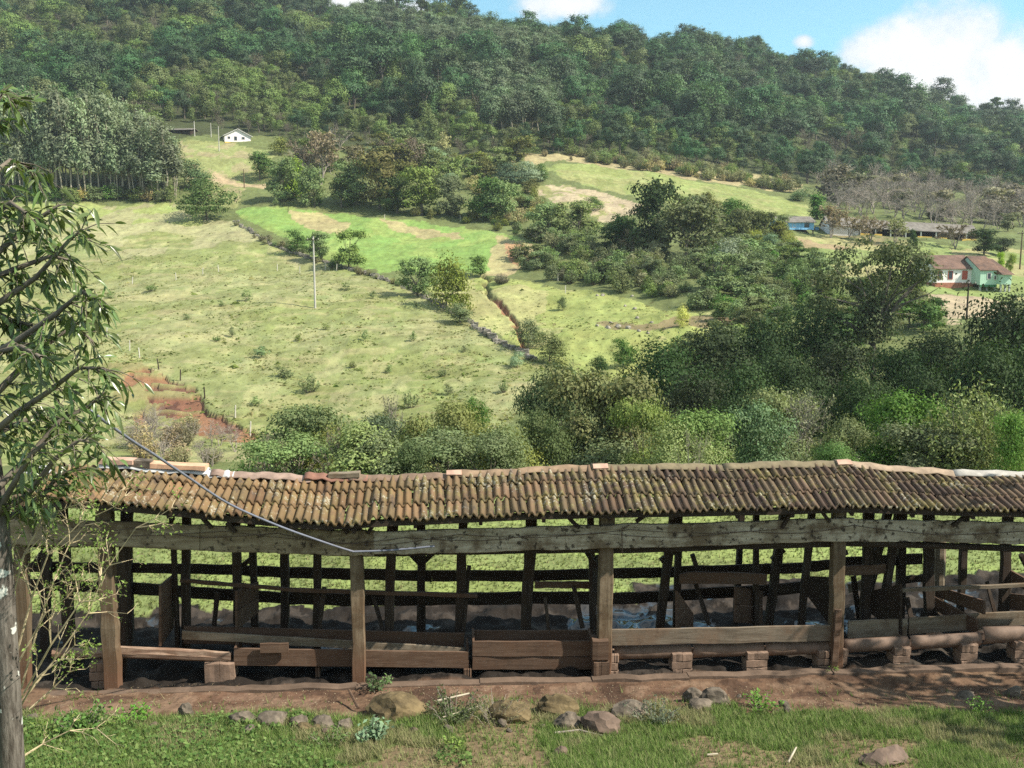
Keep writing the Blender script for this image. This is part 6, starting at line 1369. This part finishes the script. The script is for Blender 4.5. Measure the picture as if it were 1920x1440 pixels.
def left_twigs():
    rng = np.random.default_rng(8); b0 = at(60, 1330, 6.9); root = props(empty('bare_shrub', b0), 'spray of bare straw coloured twigs rising beside the lichen covered trunk', 'shrub'); off = -root.location; mb = MB(); leafP = []
    def grow(pts, r, lv):
        P = [at(u, v, Y) for u, v, Y in pts]; mb.tube(P, [r * (1 - .7 * i / (len(P) - 1)) for i in range(len(P))], 5, cap=False)
        if lv >= 2 and (lv >= 3 or rng.random() < .6):
            leafP.append(P[-1]); return
        n = len(pts)
        for k in range(1, n):
            for _ in range(3 if lv == 0 else 2):
                if rng.random() < .22: continue
                (u, v, Y) = pts[k]; (a, b, _y) = pts[k - 1]; du, dv = u - a, v - b; L = math.hypot(du, dv); ang = math.atan2(dv, du) + rng.choice([-1, 1]) * rng.uniform(.35, .9); q = L * rng.uniform(.5, 1.0)
                u1, v1 = u + math.cos(ang) * q * .5, v + math.sin(ang) * q * .5; ang += rng.uniform(-.3, .3); grow([(u, v, Y), (u1, v1, Y + rng.uniform(-.15, .15)), (u1 + math.cos(ang) * q * .5, v1 + math.sin(ang) * q * .5, Y + rng.uniform(-.25, .25))], r * .55, lv + 1)
    for st in ([(45, 1300, 6.9), (95, 1210, 6.8), (150, 1130, 6.8), (205, 1060, 6.7), (255, 990, 6.7)], [(40, 1290, 6.9), (70, 1180, 6.9), (100, 1090, 6.9), (130, 1020, 7.0), (160, 985, 7.0)], [(30, 1230, 6.8), (60, 1120, 6.8), (90, 1040, 6.7), (150, 980, 6.7), (215, 950, 6.6)], [(35, 1330, 6.8), (70, 1270, 6.7), (115, 1235, 6.7), (140, 1210, 6.7)],
               [(20, 1130, 6.7), (45, 1040, 6.7), (80, 975, 6.7), (130, 950, 6.7), (190, 935, 6.7)], [(30, 1250, 6.9), (85, 1150, 6.9), (125, 1120, 7.0), (150, 1090, 7)], [(45, 1310, 6.9), (100, 1240, 7.0), (165, 1150, 7.0), (190, 1090, 7.0)], [(10, 1050, 6.7), (40, 990, 6.7), (70, 940, 6.6), (120, 930, 6.6)], [(40, 1420, 7.0), (80, 1395, 7.1), (130, 1370, 7.1), (180, 1365, 7.2)], [(55, 1330, 6.9), (100, 1290, 7), (130, 1260, 7)]): grow(st, .0085, 0)
    o = mb.build('twigs', plain('straw_twigs', (.42, .34, .21), .85, 8, .25, .2)); o.parent = root; o.location = off
    P = np.array([tuple(p) for p in leafP for _ in range(4)]) + rng.normal(size=(len(leafP) * 4, 3)) * .02; V, F, t = cards(P, rng.normal(size=P.shape) + np.array([0, 0, .4]), .03 * rng.uniform(.5, 1.2, len(P)), .5)
    c = link('leaves', np_mesh('leaves', V, F, [M_LEAF], False, {'tint': t}), root, off); c.color = (.16, .22, .06, 1)
left_twigs()

# tree that stands just past the right edge of the picture and dapples the bank
tp = Vector((11.6, 10.8, float(height(11.6, 10.8)))); plant('shade_tree', 'loose', tp, 6.4, 5.2, MD, 'leafy tree shading the bank at the right end of the shed', 'tree', None, 2, 1500, .045)
# summer air between the yard and the far ridge
mb = MB(); mb.box((-2150, -8, -75), (2150, 1440, 330)); hz = mb.build('haze', None); props(hz, 'thin pale blue haze over the valley', 'haze', None, 'stuff')
hm = bpy.data.materials.new('haze'); hm.use_nodes = True; hn = NT(hm.node_tree); hn.n.clear(); vo = hn.add('ShaderNodeVolumePrincipled'); vo.inputs['Color'].default_value = (.80, .90, 1, 1); vo.inputs['Density'].default_value = .00015; vo.inputs['Anisotropy'].default_value = .2
ho = hn.add('ShaderNodeOutputMaterial'); hn.l.new(vo.outputs[0], ho.inputs['Volume']); hz.data.materials.append(hm)
